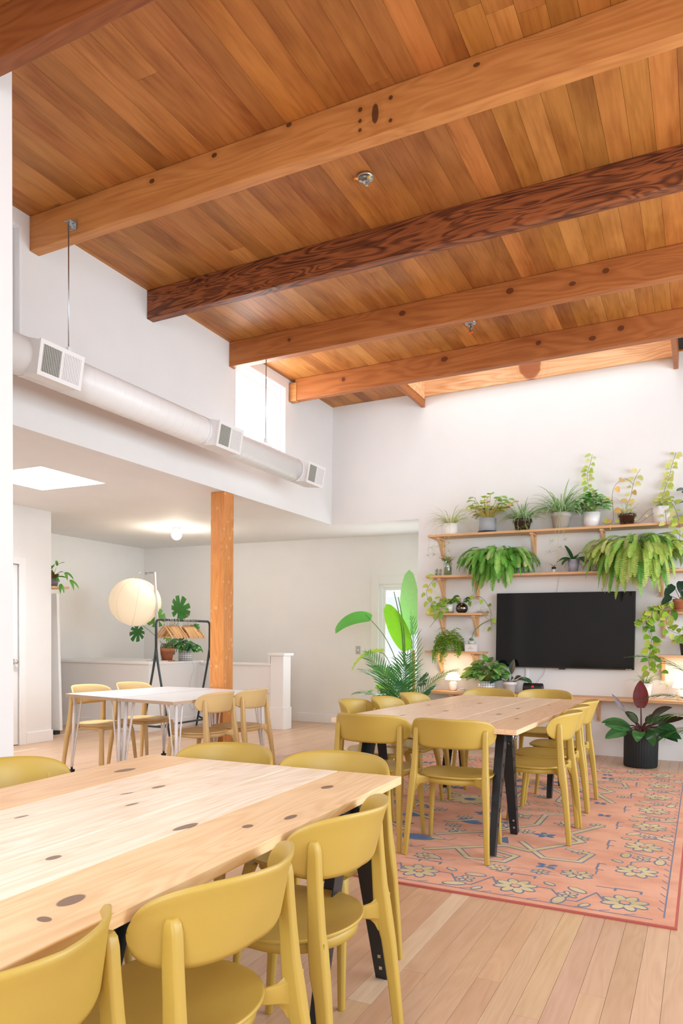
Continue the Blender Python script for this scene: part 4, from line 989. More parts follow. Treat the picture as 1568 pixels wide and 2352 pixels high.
# 5 arrowhead plant with climbing vine
t = potted('pothos', 'green arrowhead plant in white pot with a tall vine climbing the wall', 'potted plant', -1.10, YP, SA, .074, .090, .155, M_potw, GP)
bush(t, .15, R, 70, .13, .24, .105, [GRN, (.14, .44, .06), (.07, .28, .04), (.22, .50, .10)], 'heart', (.45, .62, .32), m=M_gloss)
vb = MB(); vine(vb, [(.0, .05, .30), (-.05, .10, .46), (-.065, .10, .60), (-.035, .10, .71), (-.02, .10, .80)], R, [YG, LIME, (.66, .70, .26)], .026, .058); vb.build('climbing_vine', M_leaf, t)
# 6 yellowing vine in brown glazed pot
t = potted('philodendron', 'leggy yellow vine in shiny brown pot on the highest shelf', 'potted plant', -.745, YP, SA, .066, .083, .118, M_potb, GP, lip=.010)
spider(t, .11, R, 40, (.12, .26), .005, [(.40, .50, .18), (.52, .56, .26)], None, .03)
vb = MB(); vine(vb, [(.0, .0, .11), (-.02, .05, .20), (.02, .08, .30), (.04, .10, .42), (.06, .10, .50), (.11, .10, .60)], R, [(.62, .62, .22), (.72, .66, .28), (.74, .52, .16)], .050, .060)
vine(vb, [(.05, .08, .44), (-.03, .06, .50), (-.12, .02, .44), (-.15, .0, .34), (-.14, -.02, .20), (-.13, -.05, .06), (-.16, -.09, .01)], R, [(.76, .50, .16), (.74, .62, .22), YG], .16, .075)
vine(vb, [(-.02, -.06, .02), (-.12, -.09, .012), (-.20, -.095, .015), (-.24, -.11, .03)], R, [YG, (.72, .66, .30)], .08, .05)
vine(vb, [(.0, -.08, .012), (.12, -.07, .012), (.20, -.06, .06), (.30, -.03, .14)], R, [(.7, .6, .2)], .16, .04); vb.build('vines', M_leaf, t)
# 7 pothos in white cylinder
t = potted('pothos', 'variegated yellow pothos in white cylinder pot with vine climbing high on the wall', 'potted plant', -.405, YP, SA, .086, .094, .170, M_cream, GP)
vb = MB(); vine(vb, [(.0, .05, .17), (-.01, .10, .28), (.02, .11, .40), (.05, .11, .50), (.07, .11, .60), (.11, .11, .74)], R, [YG, (.60, .64, .20), (.70, .72, .34)], .022, .056)
vine(vb, [(.03, .0, .17), (.08, -.06, .20), (.13, -.11, .10), (.16, -.14, -.02), (.17, -.13, -.14), (.16, -.12, -.26)], R, [YG, (.70, .70, .32), LIME], .030, .064)
vine(vb, [(.0, -.03, .17), (.03, -.09, .12), (.04, -.115, .02), (.05, -.13, -.04)], R, [(.62, .66, .26)], .05, .07)
vine(vb, [(-.06, .0, .17), (-.14, -.02, .14), (-.24, -.04, .03), (-.30, -.05, .012)], R, [YG], .3, .05); vb.build('vines', M_leaf, t)
bush(t, .16, R, 18, .09, .13, .075, [YG, (.62, .66, .24), LIME], 'heart')
# grey-leafed plant at the photo's right edge
t = potted('rubber_plant', 'blue green round leafed plant at the right end of the highest shelf', 'potted plant', -.13, YP, SA, .07, .085, .13, M_potw, GP)
bush(t, .12, R, 16, .09, .28, .10, [(.10, .17, .14), (.07, .13, .10)], 'oval', m=M_gloss)
# ferns
fern('large green fern hanging over the second shelf, left of the television', -2.10, 8.30, SB_, None, random.Random(4), [(.18, .48, .06), (.34, .62, .14), (.09, .33, .03), (.56, .66, .28), (.22, .52, .08)], 'boston ferns on the second shelf', (.28, .48), (.095, .14), 430)
fern('largest yellow green fern spilling over the second shelf, above the television\'s right corner', -.655, 8.30, SB_, None, random.Random(9), [(.44, .60, .12), (.26, .54, .07), (.68, .68, .32), (.10, .36, .04), (.60, .62, .20), (.30, .58, .10)], 'boston ferns on the second shelf', (.34, .61), (.10, .15), 540)
# tiny plant in egg cup
t = thing('seedling', 'tiny plantlet in a black and white egg cup on the second shelf', 'potted plant', (-1.48, YP-.02, SB_))
p = MB(); p.lathe([(0, 0), (.020, 0), (.014, .012), (.012, .020), (.024, .03), (.024, .036), (0, .036)], 20); p.build('pot', M_cream, t)
p = MB(); p.lathe([(0, .034), (.022, .034), (.024, .062), (0, .060)], 20); p.build('soil_cup', M_black, t)
mb = MB(); 
for i in range(16): a = R.uniform(0, 6.28); blade(mb, (0, 0, .06), (math.cos(a), math.sin(a), 1.2), R.uniform(.04, .09), .005, jit((.16, .38, .12), R), 1.4, R, None, 4)
mb.build('foliage', M_leaf, t)
# orchid leaves
t = potted('orchid', 'orchid with long dark glossy leaves in lavender pot on the second shelf', 'potted plant', -1.275, YP-.01, SB_, .046, .064, .135, M_potl)
mb = MB()
for a, el, L, W, dr in ((2.6, 1.15, .20, .055, .3), (3.05, .40, .19, .05, 1.3), (3.5, .55, .16, .045, 1.4), (.1, .50, .16, .05, 1.0), (.3, .30, .20, .05, 1.3), (5.8, .40, .18, .05, 1.5), (1.2, .9, .12, .045, .8), (3.9, .35, .17, .04, 1.7)):
    leaf(mb, (math.cos(a)*.01, math.sin(a)*.01-.01, .125), (math.cos(a)*math.cos(el), math.sin(a)*math.cos(el)-.1, math.sin(el)), (-math.cos(a)*.5, -.5, 1), L, W, jit((.022, .10, .035), R), 'paddle', dr, .3, 8)
hair(mb, [(.03, -.03, .12), (.08, -.04, .08), (.11, -.05, .03)], .002, (.14, .2, .1)); hair(mb, [(-.03, -.03, .12), (-.07, -.05, .09), (-.09, -.05, .04)], .002, (.14, .2, .1))
mb.build('leaves', M_gloss, t)
# glass jar of cuttings
t = thing('glass_jar', 'clear ribbed jar of grassy cuttings in water at the left of the second shelf', 'jar', (-2.68, YP-.02, SB_))
p = MB(); p.lathe([(0, 0), (.045, 0), (.048, .004), (.048, .150), (.040, .165), (.040, .178), (.037, .178), (.037, .165), (.045, .148), (.045, .006), (0, .006)], 48, flute=.0008, nf=16); p.build('glass_wall', M_clear, t)
p = MB(); p.lathe([(0, .008), (.043, .008), (.043, .10), (0, .10)], 24); p.build('water', glass('green_water', (.80, .86, .72), .03), t)
mb = MB()
for i in range(60):
    a = R.uniform(0, 6.28); q = R.uniform(0, .03); blade(mb, (math.cos(a)*q, math.sin(a)*q, .15), (math.cos(a)*.8, math.sin(a)*.5-.1, 1), R.uniform(.06, .14), .008, jit(R.choice([(.16, .38, .06), (.24, .46, .10), (.45, .50, .20)]), R), 1.5, R, None, 5)
for i in range(14): a = R.uniform(0, 6.28); hair(mb, [(math.cos(a)*.015, math.sin(a)*.015, .16), (math.cos(a)*.03, math.sin(a)*.03, .09), (math.cos(a+.5)*.03, math.sin(a+.5)*.03, .03)], .0016, (.42, .36, .2))
mb.build('cuttings', M_leaf, t)
# pothos on the third shelf, in a white pot with brown foot
t = thing('pothos', 'variegated pothos in white pot with brown foot, trailing off the shelf left of the television', 'potted plant', (-2.655, YP-.02, SC))
p = MB(); p.lathe([(0, 0), (.047, 0), (.050, .018), (0, .018)], 28); p.build('pot_foot', M_terra, t)
p = MB(); p.lathe([(0, .018), (.050, .018), (.052, .10), (.046, .10), (.045, .085), (0, .085)], 28); p.build('pot', M_cream, t)
bush(t, .09, R, 26, .10, .11, .065, [LIME, (.20, .40, .05), YG], 'heart')
vb = MB(); vine(vb, [(-.01, -.04, .09), (-.06, -.07, .05), (-.12, -.09, .02), (-.16, -.10, .01), (-.2, -.12, .06)], R, [YG, LIME, (.25, .45, .06)], .016, .072)
vine(vb, [(-.12, -.09, .03), (-.19, -.06, .10), (-.25, -.03, .16), (-.27, -.03, .26), (-.22, -.04, .34), (-.13, -.06, .425)], R, [LIME, YG], .055, .07)
vine(vb, [(-.06, -.07, .06), (-.10, -.05, .14), (-.09, -.02, .19)], R, [LIME], .04, .07); vine(vb, [(-.08, -.1, .03), (-.1, -.125, -.05), (-.16, -.11, -.12), (-.21, -.08, -.17)], R, [(.6, .55, .2)], .4, .05); vb.build('trailing_vines', M_leaf, t)
t = thing('glass_bowl', 'round dark glass bowl holding a leafy cutting on the shelf left of the television', 'vase', (-2.505, YP-.02, SC))
p = MB(); p.lathe([(0, 0), (.035, 0), (.060, .018), (.071, .050), (.064, .085), (.042, .105), (.038, .112), (.034, .110), (.060, .082), (.067, .050), (.055, .02), (0, .005)], 40); p.build('glass_wall', M_bowl, t)
p = MB(); p.lathe([(0, .008), (.052, .018), (.064, .050), (.056, .080), (0, .080)], 28); p.build('water', mat('dark_water', (.010, .022, .008), .1), t)
mb = MB()
for a, L, z in ((.3, .07, .17), (2.8, .10, .15), (2.2, .08, .19), (1.0, .06, .16), (3.4, .09, .13), (5.5, .06, .13), (.0, .06, .14)):
    e = V(math.cos(a)*.05, math.sin(a)*.03-.03, z); hair(mb, [(0, 0, .09), e], .002, (.2, .3, .1)); leaf(mb, e, (math.cos(a), -.4, .1), (0, -.6, 1), L, L*.75, jit((.05, .20, .05), R), 'heart', .9, .15, 6)
for i in range(8): hair(mb, [(0, 0, .08), (R.uniform(-.03, .03), -.02, .11), (R.uniform(-.06, .06), -.03, R.uniform(.09, .15))], .0018, (.20, .09, .05))
mb.build('cutting', M_gloss, t)
vb = MB(); vine(vb, [(.0, .0, .10), (.06, .04, .14), (.14, .11, .19), (.20, .12, .18), (.27, .11, .10), (.31, .10, .02), (.315, .10, -.08), (.33, .10, -.16)], R, [LIME, (.25, .42, .06)], .115, .06, stem=(.12, .07, .04)); vb.build('long_vine', M_leaf, t)
t = thing('dried_roots', 'tangle of fine dry roots at the shelf end beside the television', 'roots', (-2.29, YP-.04, SC))
rb = MB()
for i in range(16):
    P = [V(R.uniform(-.08, .0), R.uniform(-.03, .05), .004)]
    for k in range(6): P.append(P[-1]+V(R.uniform(-.01, .05), R.uniform(-.02, .015), R.uniform(-.01, .02) if k < 3 else R.uniform(-.06, .02)))
    for q in P: q.x = min(q.x, .13); q.y = min(q.y, .10)
    for q in P:
        if q.x < .05: q.z = max(q.z, .003)
    hair(rb, spline(P, 3), .0009, (.30, .24, .18))
rb.build('root_strands', M_stem, t)
# trailing sedum
t = potted('trailing_sedum', 'bright green small leafed trailing plant on the shelf above the lamp', 'potted plant', -2.65, YP-.03, SD, .055, .075, .10, M_potw)
mb = MB(); r = random.Random(31)
for i in range(230):
    a = r.uniform(0, 2*PI); q = math.sqrt(r.random()); L = r.uniform(.10, .26) if r.random() < .8 else r.uniform(.26, .38)
    p = V(math.cos(a)*.06*q, math.sin(a)*.05*q, .10+.10*(1-q)*r.random()); d = V(math.cos(a)*(.3+q), math.sin(a)*(.3+q)-.5, 1.1-q*.8).normalized(); path = [p.copy()]; n = int(L/.014)
    for k in range(n):
        p = p+d*.014; d = (d+V(0, -.02 if p.y > -.12 else 0, -.22)).normalized(); 
        if p.y < .12: path.append(p.copy())
        if r.random() < .95:
            b = r.uniform(0, 6.28); e = V(math.cos(b), math.sin(b), .4); s = r.uniform(.018, .028)
            leaf(mb, p, e, V(0, 0, 1)+V(0, -.5, 0), s, s*.8, jit(r.choice([(.22, .48, .05), (.34, .56, .06), (.14, .36, .04), (.50, .58, .10)]), r), 'oval', .2, .1, 2)
    if len(path) > 2: hair(mb, path[::2], .0008, (.4, .42, .12))
mb.build('foliage', M_leaf, t)
t = thing('succulent_cup', 'small succulent in a glass cup with one long arching leaf, on the white box', 'potted plant', (-2.385, YP-.03, SD+.0825))
p = MB(); p.lathe([(0, 0), (.032, 0), (.038, .040), (.034, .040), (.03, .006), (0, .006)], 24); p.build('cup', mat('frosted_cup', (.55, .60, .52), .3), t)
mb = MB()
for i in range(22): a = i*2.4; el = .3+i*.05; leaf(mb, (0, 0, .035), (math.cos(a)*math.cos(el), math.sin(a)*math.cos(el), math.sin(el)), (0, 0, 1), .045, .022, jit((.30, .42, .26), R), 'oval', -.3, .3, 3)
P = spline([(0, 0, .04), (.03, .0, .14), (.10, .02, .22), (.20, .05, .28), (.23, .06, .285)], 5); mb.tube(P, [.002+.0045*math.sin(PI*i/(len(P)-1)) for i in range(len(P))], 8, 0, (.20, .33, .16))
mb.build('leaves', M_leaf, t)
# desk plants
t = potted('arrowhead_plant', 'bushy green arrowhead plant in white grid patterned pot on the desk shelf', 'potted plant', -2.20, YP-.03, SE, .098, .100, .128, gridmat('white_grid_tiles', (.80, .78, .78), (.10, .10, .12), 22, .028))
bush(t, .12, R, 120, .19, .26, .115, [(.09, .33, .05), (.18, .46, .08), (.06, .22, .04), (.28, .52, .14)], 'heart', (.30, .48, .16), asp=.62, m=M_gloss)
t = potted('dark_philodendron', 'dark pink-tinged plant in white ribbed pot on the desk right of the grid pot', 'potted plant', -1.935, YP-.03, SE, .058, .078, .130, M_potw, lip=.004)
mb = MB()
for a, el, L, W, c, dr in ((1.2, 1.35, .24, .085, (.07, .15, .09), .1), (3.3, .45, .19, .05, (.03, .10, .05), 1.5), (3.8, .30, .22, .055, (.025, .09, .045), 1.5), (0, .35, .24, .05, (.05, .10, .06), 1.5), (5.9, .4, .24, .05, (.04, .12, .05), 1.4), (.4, .8, .12, .05, (.12, .06, .05), .8), (2.2, .9, .13, .05, (.10, .05, .04), .6), (4.8, .5, .15, .05, (.03, .09, .05), 1.6), (2.7, .7, .17, .05, (.06, .12, .06), 1.0), (5.2, .7, .12, .045, (.14, .07, .06), 1.)):
    o = V(math.cos(a)*.02, math.sin(a)*.015, .12); d = V(math.cos(a)*math.cos(el), math.sin(a)*math.cos(el)*.8-.1, math.sin(el)).normalized(); q = o+d*L*.4; hair(mb, [o, q], .003, (.22, .08, .08))
    leaf(mb, q, d, (-.3, -.7, .6), L*.7, W, jit(c, R, .1), 'lance', dr, .2, 7, (.30, .20, .18) if el > 1.2 else None)
mb.build('foliage', M_gloss, t)
t = potted('spider_plant', 'grassy spider plant in white ribbed pot on the desk behind the burgundy leaf', 'potted plant', -.535, YP-.03, SE, .055, .072, .165, M_potw)
spider(t, .16, R, 45, (.12, .28), .006, [(.22, .42, .08), (.40, .52, .18)], None, .03, [[(.04, -.02, .17), (.12, -.04, .22), (.19, -.06, .19), (.21, -.07, .16)]])
# right-hand shelves
t = potted('pothos', 'heart leafed pothos trailing down beside the television from the short right shelf', 'potted plant', -.13, YP, SC+.006, .06, .075, .11, M_potw)
vb = MB(); HV = [(.26, .48, .04), (.38, .55, .06), (.12, .32, .04), (.50, .55, .10)]
vine(vb, [(.0, .0, .11), (-.10, -.06, .08), (-.22, -.09, .03), (-.34, -.095, -.02), (-.40, -.07, -.09), (-.44, -.06, -.16)], R, HV, .026, .070)
vine(vb, [(-.20, -.08, .04), (-.30, -.09, .0), (-.40, -.08, -.10), (-.38, -.06, -.20), (-.35, -.05, -.30), (-.36, -.05, -.42), (-.37, -.05, -.52), (-.36, -.04, -.62)], R, HV, .026, .070)
vine(vb, [(-.36, -.05, -.20), (-.33, -.05, -.32), (-.32, -.05, -.44), (-.30, -.04, -.56), (-.25, .0, -.62)], R, HV, .05, .06)
vine(vb, [(-.10, -.08, .04), (-.18, -.11, -.02), (-.21, -.11, -.10), (-.19, -.11, -.18), (-.12, -.10, -.22), (-.04, -.10, -.24), (.03, -.1, -.20)], R, HV, .028, .072); vb.build('trailing_vines', M_leaf, t)
t = potted('anthurium', 'dark leafed plant in terracotta pot on the short shelf right of the television', 'potted plant', -.215, YP-.10, SC+.006, .050, .066, .115, M_terra, lip=.006, saucer=(.062, .014, M_terra))
mb = MB()
for a, L, z in ((3.3, .13, .15), (2.4, .15, .26), (.3, .14, .24), (5.0, .12, .2), (1.6, .13, .3)):
    e = V(math.cos(a)*.09, math.sin(a)*.03-.03, z); hair(mb, [(0, 0, .11), e], .003, (.10, .06, .05)); leaf(mb, e, (math.cos(a)*.7, -.2, -.6), (0, -1, .3), L, L*.6, jit((.015, .05, .03), R), 'heart', .3, .15, 6)
mb.build('foliage', M_gloss, t)
t = potted('pothos', 'bushy pothos in dark pot at the right edge, on the lower short shelf', 'potted plant', -.13, YP-.02, SD, .07, .09, .12, M_potd)
bush(t, .11, R, 36, .14, .12, .075, HV, 'heart')

# ================================================================ BIG FLOOR PLANTS
def palm_frond(mb, p, d, L, r, col, droop=1.0, n=24, lw=.22, w=.014, side=None):
    d = Vector(d).normalized(); p = Vector(p); path = [p.copy()]; s0 = Vector(side) if side else d.cross(V(0, 0, 1))
    s0 = s0.normalized(); st = L/n
    for i in range(n):
        t = i/n; nn = s0.cross(d).normalized()
        if t > .22:
            k = math.sin(PI*min(1, (t-.15)*.95/.85+.1))**.6
            for sg in (-1, 1):
                e = (s0*sg*.9+d*(.75+.5*t)+nn*.12); leaf(mb, p, e, nn, lw*k*r.uniform(.85, 1.1), w, jit(col, r, .2), 'lance', r.uniform(.2, .7), .25, 5)
        p = p+d*st; path.append(p.copy()); R2 = Matrix.Rotation(-droop/n*(.3+1.4*t), 3, s0); d = (R2 @ d).normalized()
    mb.tube(path[::2]+[path[-1]], [.005*(1-.7*i/(n/2)) for i in range(len(path[::2])+1)], 6, 0, (.20, .30, .10), caps=False)
# parlour palm in front of the pier
t = thing('parlour_palm', 'feathery palm standing in front of the wall corner beside the tall window', 'potted plant', (-3.17, 8.12, 0))
p = MB(); p.lathe([(0, 0), (.13, 0), (.17, .30), (.16, .30), (.15, .27), (0, .27)], 32); p.build('pot', mat('woven_basket', (.45, .30, .16), .8, bump=.8, bscale=50), t)
mb = MB(); r = random.Random(8); PG = (.06, .27, .055)
for dx, dy, dz, L, dr, sd in ((.30, -.05, 1, 1.32, .55, (0, 1, .0)), (.48, -.10, .85, 1.0, .9, None), (-.38, -.08, 1, .85, 1.0, None), (-.55, -.2, .8, .72, 1.3, None), (.10, -.1, 1, .85, .5, (1, 0, 0)), (-.30, -.1, 1, .98, .6, (.3, 1, .1)), (.6, -.3, .7, .70, 1.5, None), (-.7, -.3, .55, .66, 1.4, None), (.3, -.4, .8, .6, 1.4, None), (.0, -.2, 1, .72, 1.0, (1, 0, 0)), (.75, -.1, .5, .55, 1.4, None), (-.2, .1, 1, .8, .9, None)):
    palm_frond(mb, (r.uniform(-.03, .03), r.uniform(-.03, .03), .27), (dx, dy, dz), L, r, PG, dr, 24, .30, .0165, sd)
mb.build('fronds', M_leaf, t)
# bird of paradise in the nook, behind the pier corner
t = thing('bird_of_paradise', 'tall bird of paradise with huge paddle leaves in front of the nook window', 'potted plant', (-3.42, 8.98, 0))
p = MB(); p.lathe([(0, 0), (.15, 0), (.18, .30), (.17, .30), (.16, .27), (0, .27)], 32); p.build('pot', M_cream, t)
def stalk(P, w=.008): sb = MB(); Q = spline(P, 5); sb.tube(Q, [w*(1-.5*i/len(Q)) for i in range(len(Q))], 8, 0, (.14, .30, .10)); sb.build('stalk', M_stem, t)
def paddle(P, d, n, L, W, col, dr=.2, fold=.18, **k):
    mb = MB(); leaf(mb, P, d, n, L, W, col, 'paddle', dr, fold, 16, **k); return mb.build('paddle_leaf', M_leaf, t)
stalk([(0, 0, .27), (.02, .02, .8), (.02, .04, 1.32)]); paddle((.02, .04, 1.30), (-.02, .0, 1), (-.2, -1, 0), .84, .29, (.26, .52, .17), .05)
stalk([(0, 0, .27), (-.02, -.03, .8), (.02, -.05, 1.12)]); paddle((.02, -.05, 1.10), (-.42, -.12, 1), (-.1, -1, .0), .66, .27, (.20, .52, .02), .1)
stalk([(0, 0, .27), (-.10, -.02, .8), (-.30, -.04, 1.25), (-.58, -.06, 1.56)]); paddle((-.50, -.06, 1.50), (-1, -.10, .10), (-.3, -.9, .8), .56, .23, (.09, .34, .05), 1.0, .35)
stalk([(0, 0, .27), (-.12, -.05, .7), (-.28, -.08, 1.02), (-.36, -.10, 1.06)]); paddle((-.30, -.10, 1.08), (-1, -.1, .05), (0, -.7, 1), .55, .13, (.36, .50, .06), 1.3, .3, notch=.4)
stalk([(0, 0, .27), (-.06, -.08, .6), (-.14, -.12, .78)]); paddle((-.12, -.12, .74), (-1, -.2, .62), (0, -1, .3), .34, .16, (.34, .50, .20), .3, .3, notch=.3)
stalk([(0, 0, .27), (-.10, -.10, .40), (-.22, -.12, .62)]); paddle((-.18, -.12, .60), (-.9, -.2, .4), (0, -1, .5), .22, .09, (.30, .55, .08), .8, .3)
for a, h in ((-.16, 1.85), (-.10, 1.78)): stalk([(a*.3, -.02, .9), (a*.5+.02, -.10, 1.4), (a, -.12, h)], .010)
mb = MB(); r = random.Random(12)
for i in range(46): leaf(mb, (r.uniform(-.45, .1), r.uniform(-.15, .1), r.uniform(.40, .62)), (r.uniform(-1, 1), -.4, r.uniform(-.2, .8)), (0, -.6, 1), r.uniform(.07, .13), .05, jit(r.choice([(.06, .25, .04), (.14, .40, .05), (.03, .14, .03)]), r), 'heart', .6, .15, 5)
mb.build('undergrowth', M_leaf, t)
mb = MB(); mb.tube([(.13, -.10, .27), (.11, -.10, 1.10)], .022, 10); mb.build('moss_pole', mat('coir_pole', (.62, .38, .18), .9, bump=1, bscale=60), t)
# monstera beside the desk
t = potted('monstera', 'dark monstera leaves rising beside the left end of the desk shelf', 'potted plant', -2.98, 8.02, 0, .10, .13, .24, M_terra)
def monstera_leaf(mb, p, d, n, S, col):
    d = Vector(d).normalized(); n = Vector(n); n = (n-d*n.dot(d)).normalized(); s = d.cross(n); p = Vector(p)
    out = []; N_ = 44
    for k in range(N_+1):
        a = -PI*.93+2*PI*.93*k/N_; rr = S*(.50+.10*math.cos(a))*(1-.12*abs(math.sin(a)))
        if 4 < k < N_-4 and k % 5 == 0: rr *= .42
        out.append(p+d*(S*.42+rr*math.cos(a))+s*(rr*math.sin(a)*.95)+n*(-.10*S*abs(math.sin(a))**2-.06*S*math.cos(a)))
    c = p+d*S*.30+n*.01; b = mb.pts([c]+out)
    for k in range(N_): mb.face((b, b+1+k, b+2+k), 0, jit(col, R, .04), True)
mb = MB(); sb = MB()
for e, d, S, c in (((.16, -.12, .63), (.5, -.4, .3), .24, (.03, .15, .05)), ((-.05, -.10, .66), (-.5, -.4, .5), .20, (.03, .14, .04)), ((.05, -.02, .72), (.6, -.2, .6), .20, (.03, .13, .04)), ((.24, -.16, .52), (.8, -.3, .1), .16, (.06, .25, .05)), ((-.16, -.16, .56), (-.8, -.5, .1), .18, (.04, .18, .04))):
    hair(sb, spline([(0, 0, .22), (e[0]*.5, e[1]*.5, e[2]*.75), e]), .005, (.10, .25, .08)); monstera_leaf(mb, e, d, (0, -.7, .8), S, c)
mb.build('split_leaves', M_gloss, t); sb.build('stems', M_stem, t)
# burgundy philodendron
t = thing('burgundy_philodendron', 'big philodendron with one upright burgundy leaf in black ribbed pot on the floor', 'potted plant', (-.535, 7.93, 0))
p = MB(); p.lathe([(0, 0), (.148, 0), (.157, .012), (.160, .33), (.160, .345), (.152, .345), (.150, .31), (0, .31)], 160, flute=.0022, nf=40); p.build('pot', M_pblk, t)
s = MB(); s.lathe([(0, .311), (.149, .311), (0, .325)], 24); s.build('soil', M_soil, t)
def pleaf(dirs, L, W, col, dr, stem=.35, shape='oval', stripe=None, n=(0, -.8, .6), base=(0, 0, .33)):
    d = Vector(dirs).normalized(); o = Vector(base); q = o+d*stem*.9+V(0, 0, stem*.12)
    sb = MB(); sb.tube(spline([o, o.lerp(q, .5)+V(0, 0, .03), q], 4), [.010-.0006*i for i in range(9)], 8, 0, (.09, .025, .02)); sb.build('petiole', M_stem, t)
    mb = MB(); leaf(mb, q, d, n, L, W, col, shape, dr, .16, 10, stripe, wave=.02); mb.build('leaf', M_gloss, t)
BUR, DG, DB = (.13, .016, .020), (.022, .095, .028), (.045, .022, .016)
pleaf((-.03, -.05, 1), .275, .145, BUR, .05, .25, 'oval', (.17, .025, .03), (.05, -1, .05))
pleaf((-.62, -.1, .75), .22, .045, (.09, .022, .018), -.1, .26, 'lance')
pleaf((.42, -.1, .62), .24, .07, DB, .9, .18, 'lance', (.03, .05, .02))
pleaf((.62, -.1, .45), .26, .09, (.04, .05, .02), .5, .14, 'lance')
pleaf((.75, -.15, .35), .22, .06, (.05, .03, .02), .3, .24, 'lance')
pleaf((-.8, -.2, .42), .28, .075, DG, .9, .14, 'lance', (.045, .16, .04))
pleaf((-.85, -.35, .25), .25, .12, (.045, .18, .05), .3, .13, 'oval', DG)
pleaf((-.9, -.3, .12), .25, .13, (.03, .13, .035), .9, .10, 'oval')
pleaf((-.75, -.5, -.02), .24, .12, (.06, .19, .06), .6, .17, 'oval', (.03, .12, .04))
pleaf((-.05, -.8, .1), .22, .12, (.04, .15, .035), 1.2, .08, 'oval', (.05, .17, .04), base=(0, -.03, .34))
pleaf((.35, -.7, .05), .24, .10, (.028, .11, .03), 1.3, .12, 'oval')
pleaf((.85, -.35, .20), .34, .12, (.022, .10, .03), .75, .08, 'oval')
pleaf((.70, -.2, .25), .20, .08, (.03, .11, .035), 1.1, .18, 'lance')
pleaf((.9, -.2, .05), .24, .10, (.02, .06, .025), .9, .14, 'oval')
pleaf((.25, -.5, .55), .15, .06, (.05, .06, .03), .9, .16, 'oval')
pleaf((-.35, -.2, .75), .13, .05, (.06, .09, .04), .5, .12, 'oval')
pleaf((-.3, .3, .5), .2, .08, DG, .8, .12); pleaf((.3, .35, .5), .2, .08, DG, .8, .12)
# palm at the right edge
t = thing('edge_palm', 'palm fronds reaching in from the right edge of the photo', 'potted plant', (.34, 7.95, 0))
p = MB(); p.lathe([(0, 0), (.13, 0), (.16, .30), (.15, .30), (.14, .27), (0, .27)], 28); p.build('pot', M_cream, t)
mb = MB(); r = random.Random(18)
for dx, dy, dz, L, dr, sd in ((-.42, -.05, 1, 1.30, 1.5, (0, 1, .15)), (-.55, -.1, .8, .98, 1.6, None), (-.65, -.2, .6, .85, 1.5, None), (-.8, -.25, .45, .75, 1.4, None), (.3, -.1, 1, .9, 1.0, None), (-.1, -.3, 1, .8, 1.0, None), (.6, -.1, .7, .8, 1.1, None)):
    palm_frond(mb, (0, 0, .27), (dx, dy, dz), L*1.12, r, (.035, .18, .03), dr, 28, .25, .017, sd)
mb.build('fronds', M_leaf, t)

# ================================================================ ENTRY AND NOOK
# staghorn fern on its small shelf
t = thing('corner_shelf', 'small wooden shelf behind the closet corner holding the staghorn fern', 'shelf', (0, 0, 0))
mb = MB(); k = mb.pts([(-7.35, 6.335, 1.80), (-6.87, 6.335, 1.80), (-6.81, 6.53, 1.80), (-7.35, 6.60, 1.80), (-7.35, 6.335, 1.824), (-6.87, 6.335, 1.824), (-6.81, 6.53, 1.824), (-7.35, 6.60, 1.824)])
for q in ((0, 3, 2, 1), (4, 5, 6, 7), (0, 1, 5, 4), (1, 2, 6, 5), (2, 3, 7, 6), (3, 0, 4, 7)): mb.face([k+i for i in q])
mb.build('shelf_board', M_shelf, t, bevel=.002)
m_str = mat('striped_grey_pot', (.14, .14, .15), .6); N = NT(m_str); tc = N.n('ShaderNodeTexCoord'); sep = N.n('ShaderNodeSeparateXYZ'); N.l(tc.outputs['Object'], sep.inputs[0])
N.l(N.mix(N.ramp(N.math('SINE', N.math('MULTIPLY', sep.outputs[2], 420.0)), .2, .6), (.07, .07, .08), (.34, .33, .33)), N.b.inputs['Base Color'])
t = potted('staghorn_fern', 'staghorn fern with forked leaves in striped grey pot by the closet corner', 'potted plant', -7.0, 6.46, 1.8245, .048, .068, .095, m_str)
mb = MB(); sb = MB()
for i in range(9): a = R.uniform(0, 6.28); leaf(mb, (math.cos(a)*.03, math.sin(a)*.03, .09), (math.cos(a)*.4, math.sin(a)*.4, 1), (0, -1, 0), R.uniform(.06, .10), .06, jit((.36, .22, .10), R), 'oval', .4, .4, 5)
for d, L, dr in (((.8, -.1, .7), .34, 1.9), ((1, .1, .3), .36, 1.6), ((.6, -.2, 1), .26, .5), ((-.3, -.1, 1), .22, .5), ((.9, -.3, .1), .30, 2.0), ((-.8, -.2, .6), .28, 1.6), ((.3, -.4, .8), .2, .8), ((-.1, 0, 1), .17, .2)):
    e = leaf(mb, (0, 0, .10), d, (0, -.5, 1), L*.65, .045, jit((.13, .36, .06), R), 'blade', dr*.5, .2, 6)
    dd = (e-V(0, 0, .10)).normalized()+V(0, 0, -dr*.35)
    for s in (-.6, .6): leaf(mb, e-dd.normalized()*.01, dd+V(s*.4, s*.5, 0), (0, -.5, 1), L*.45, .035, jit((.13, .36, .06), R), 'blade', .8, .2, 5)
mb.build('forked_leaves', M_leaf, t)
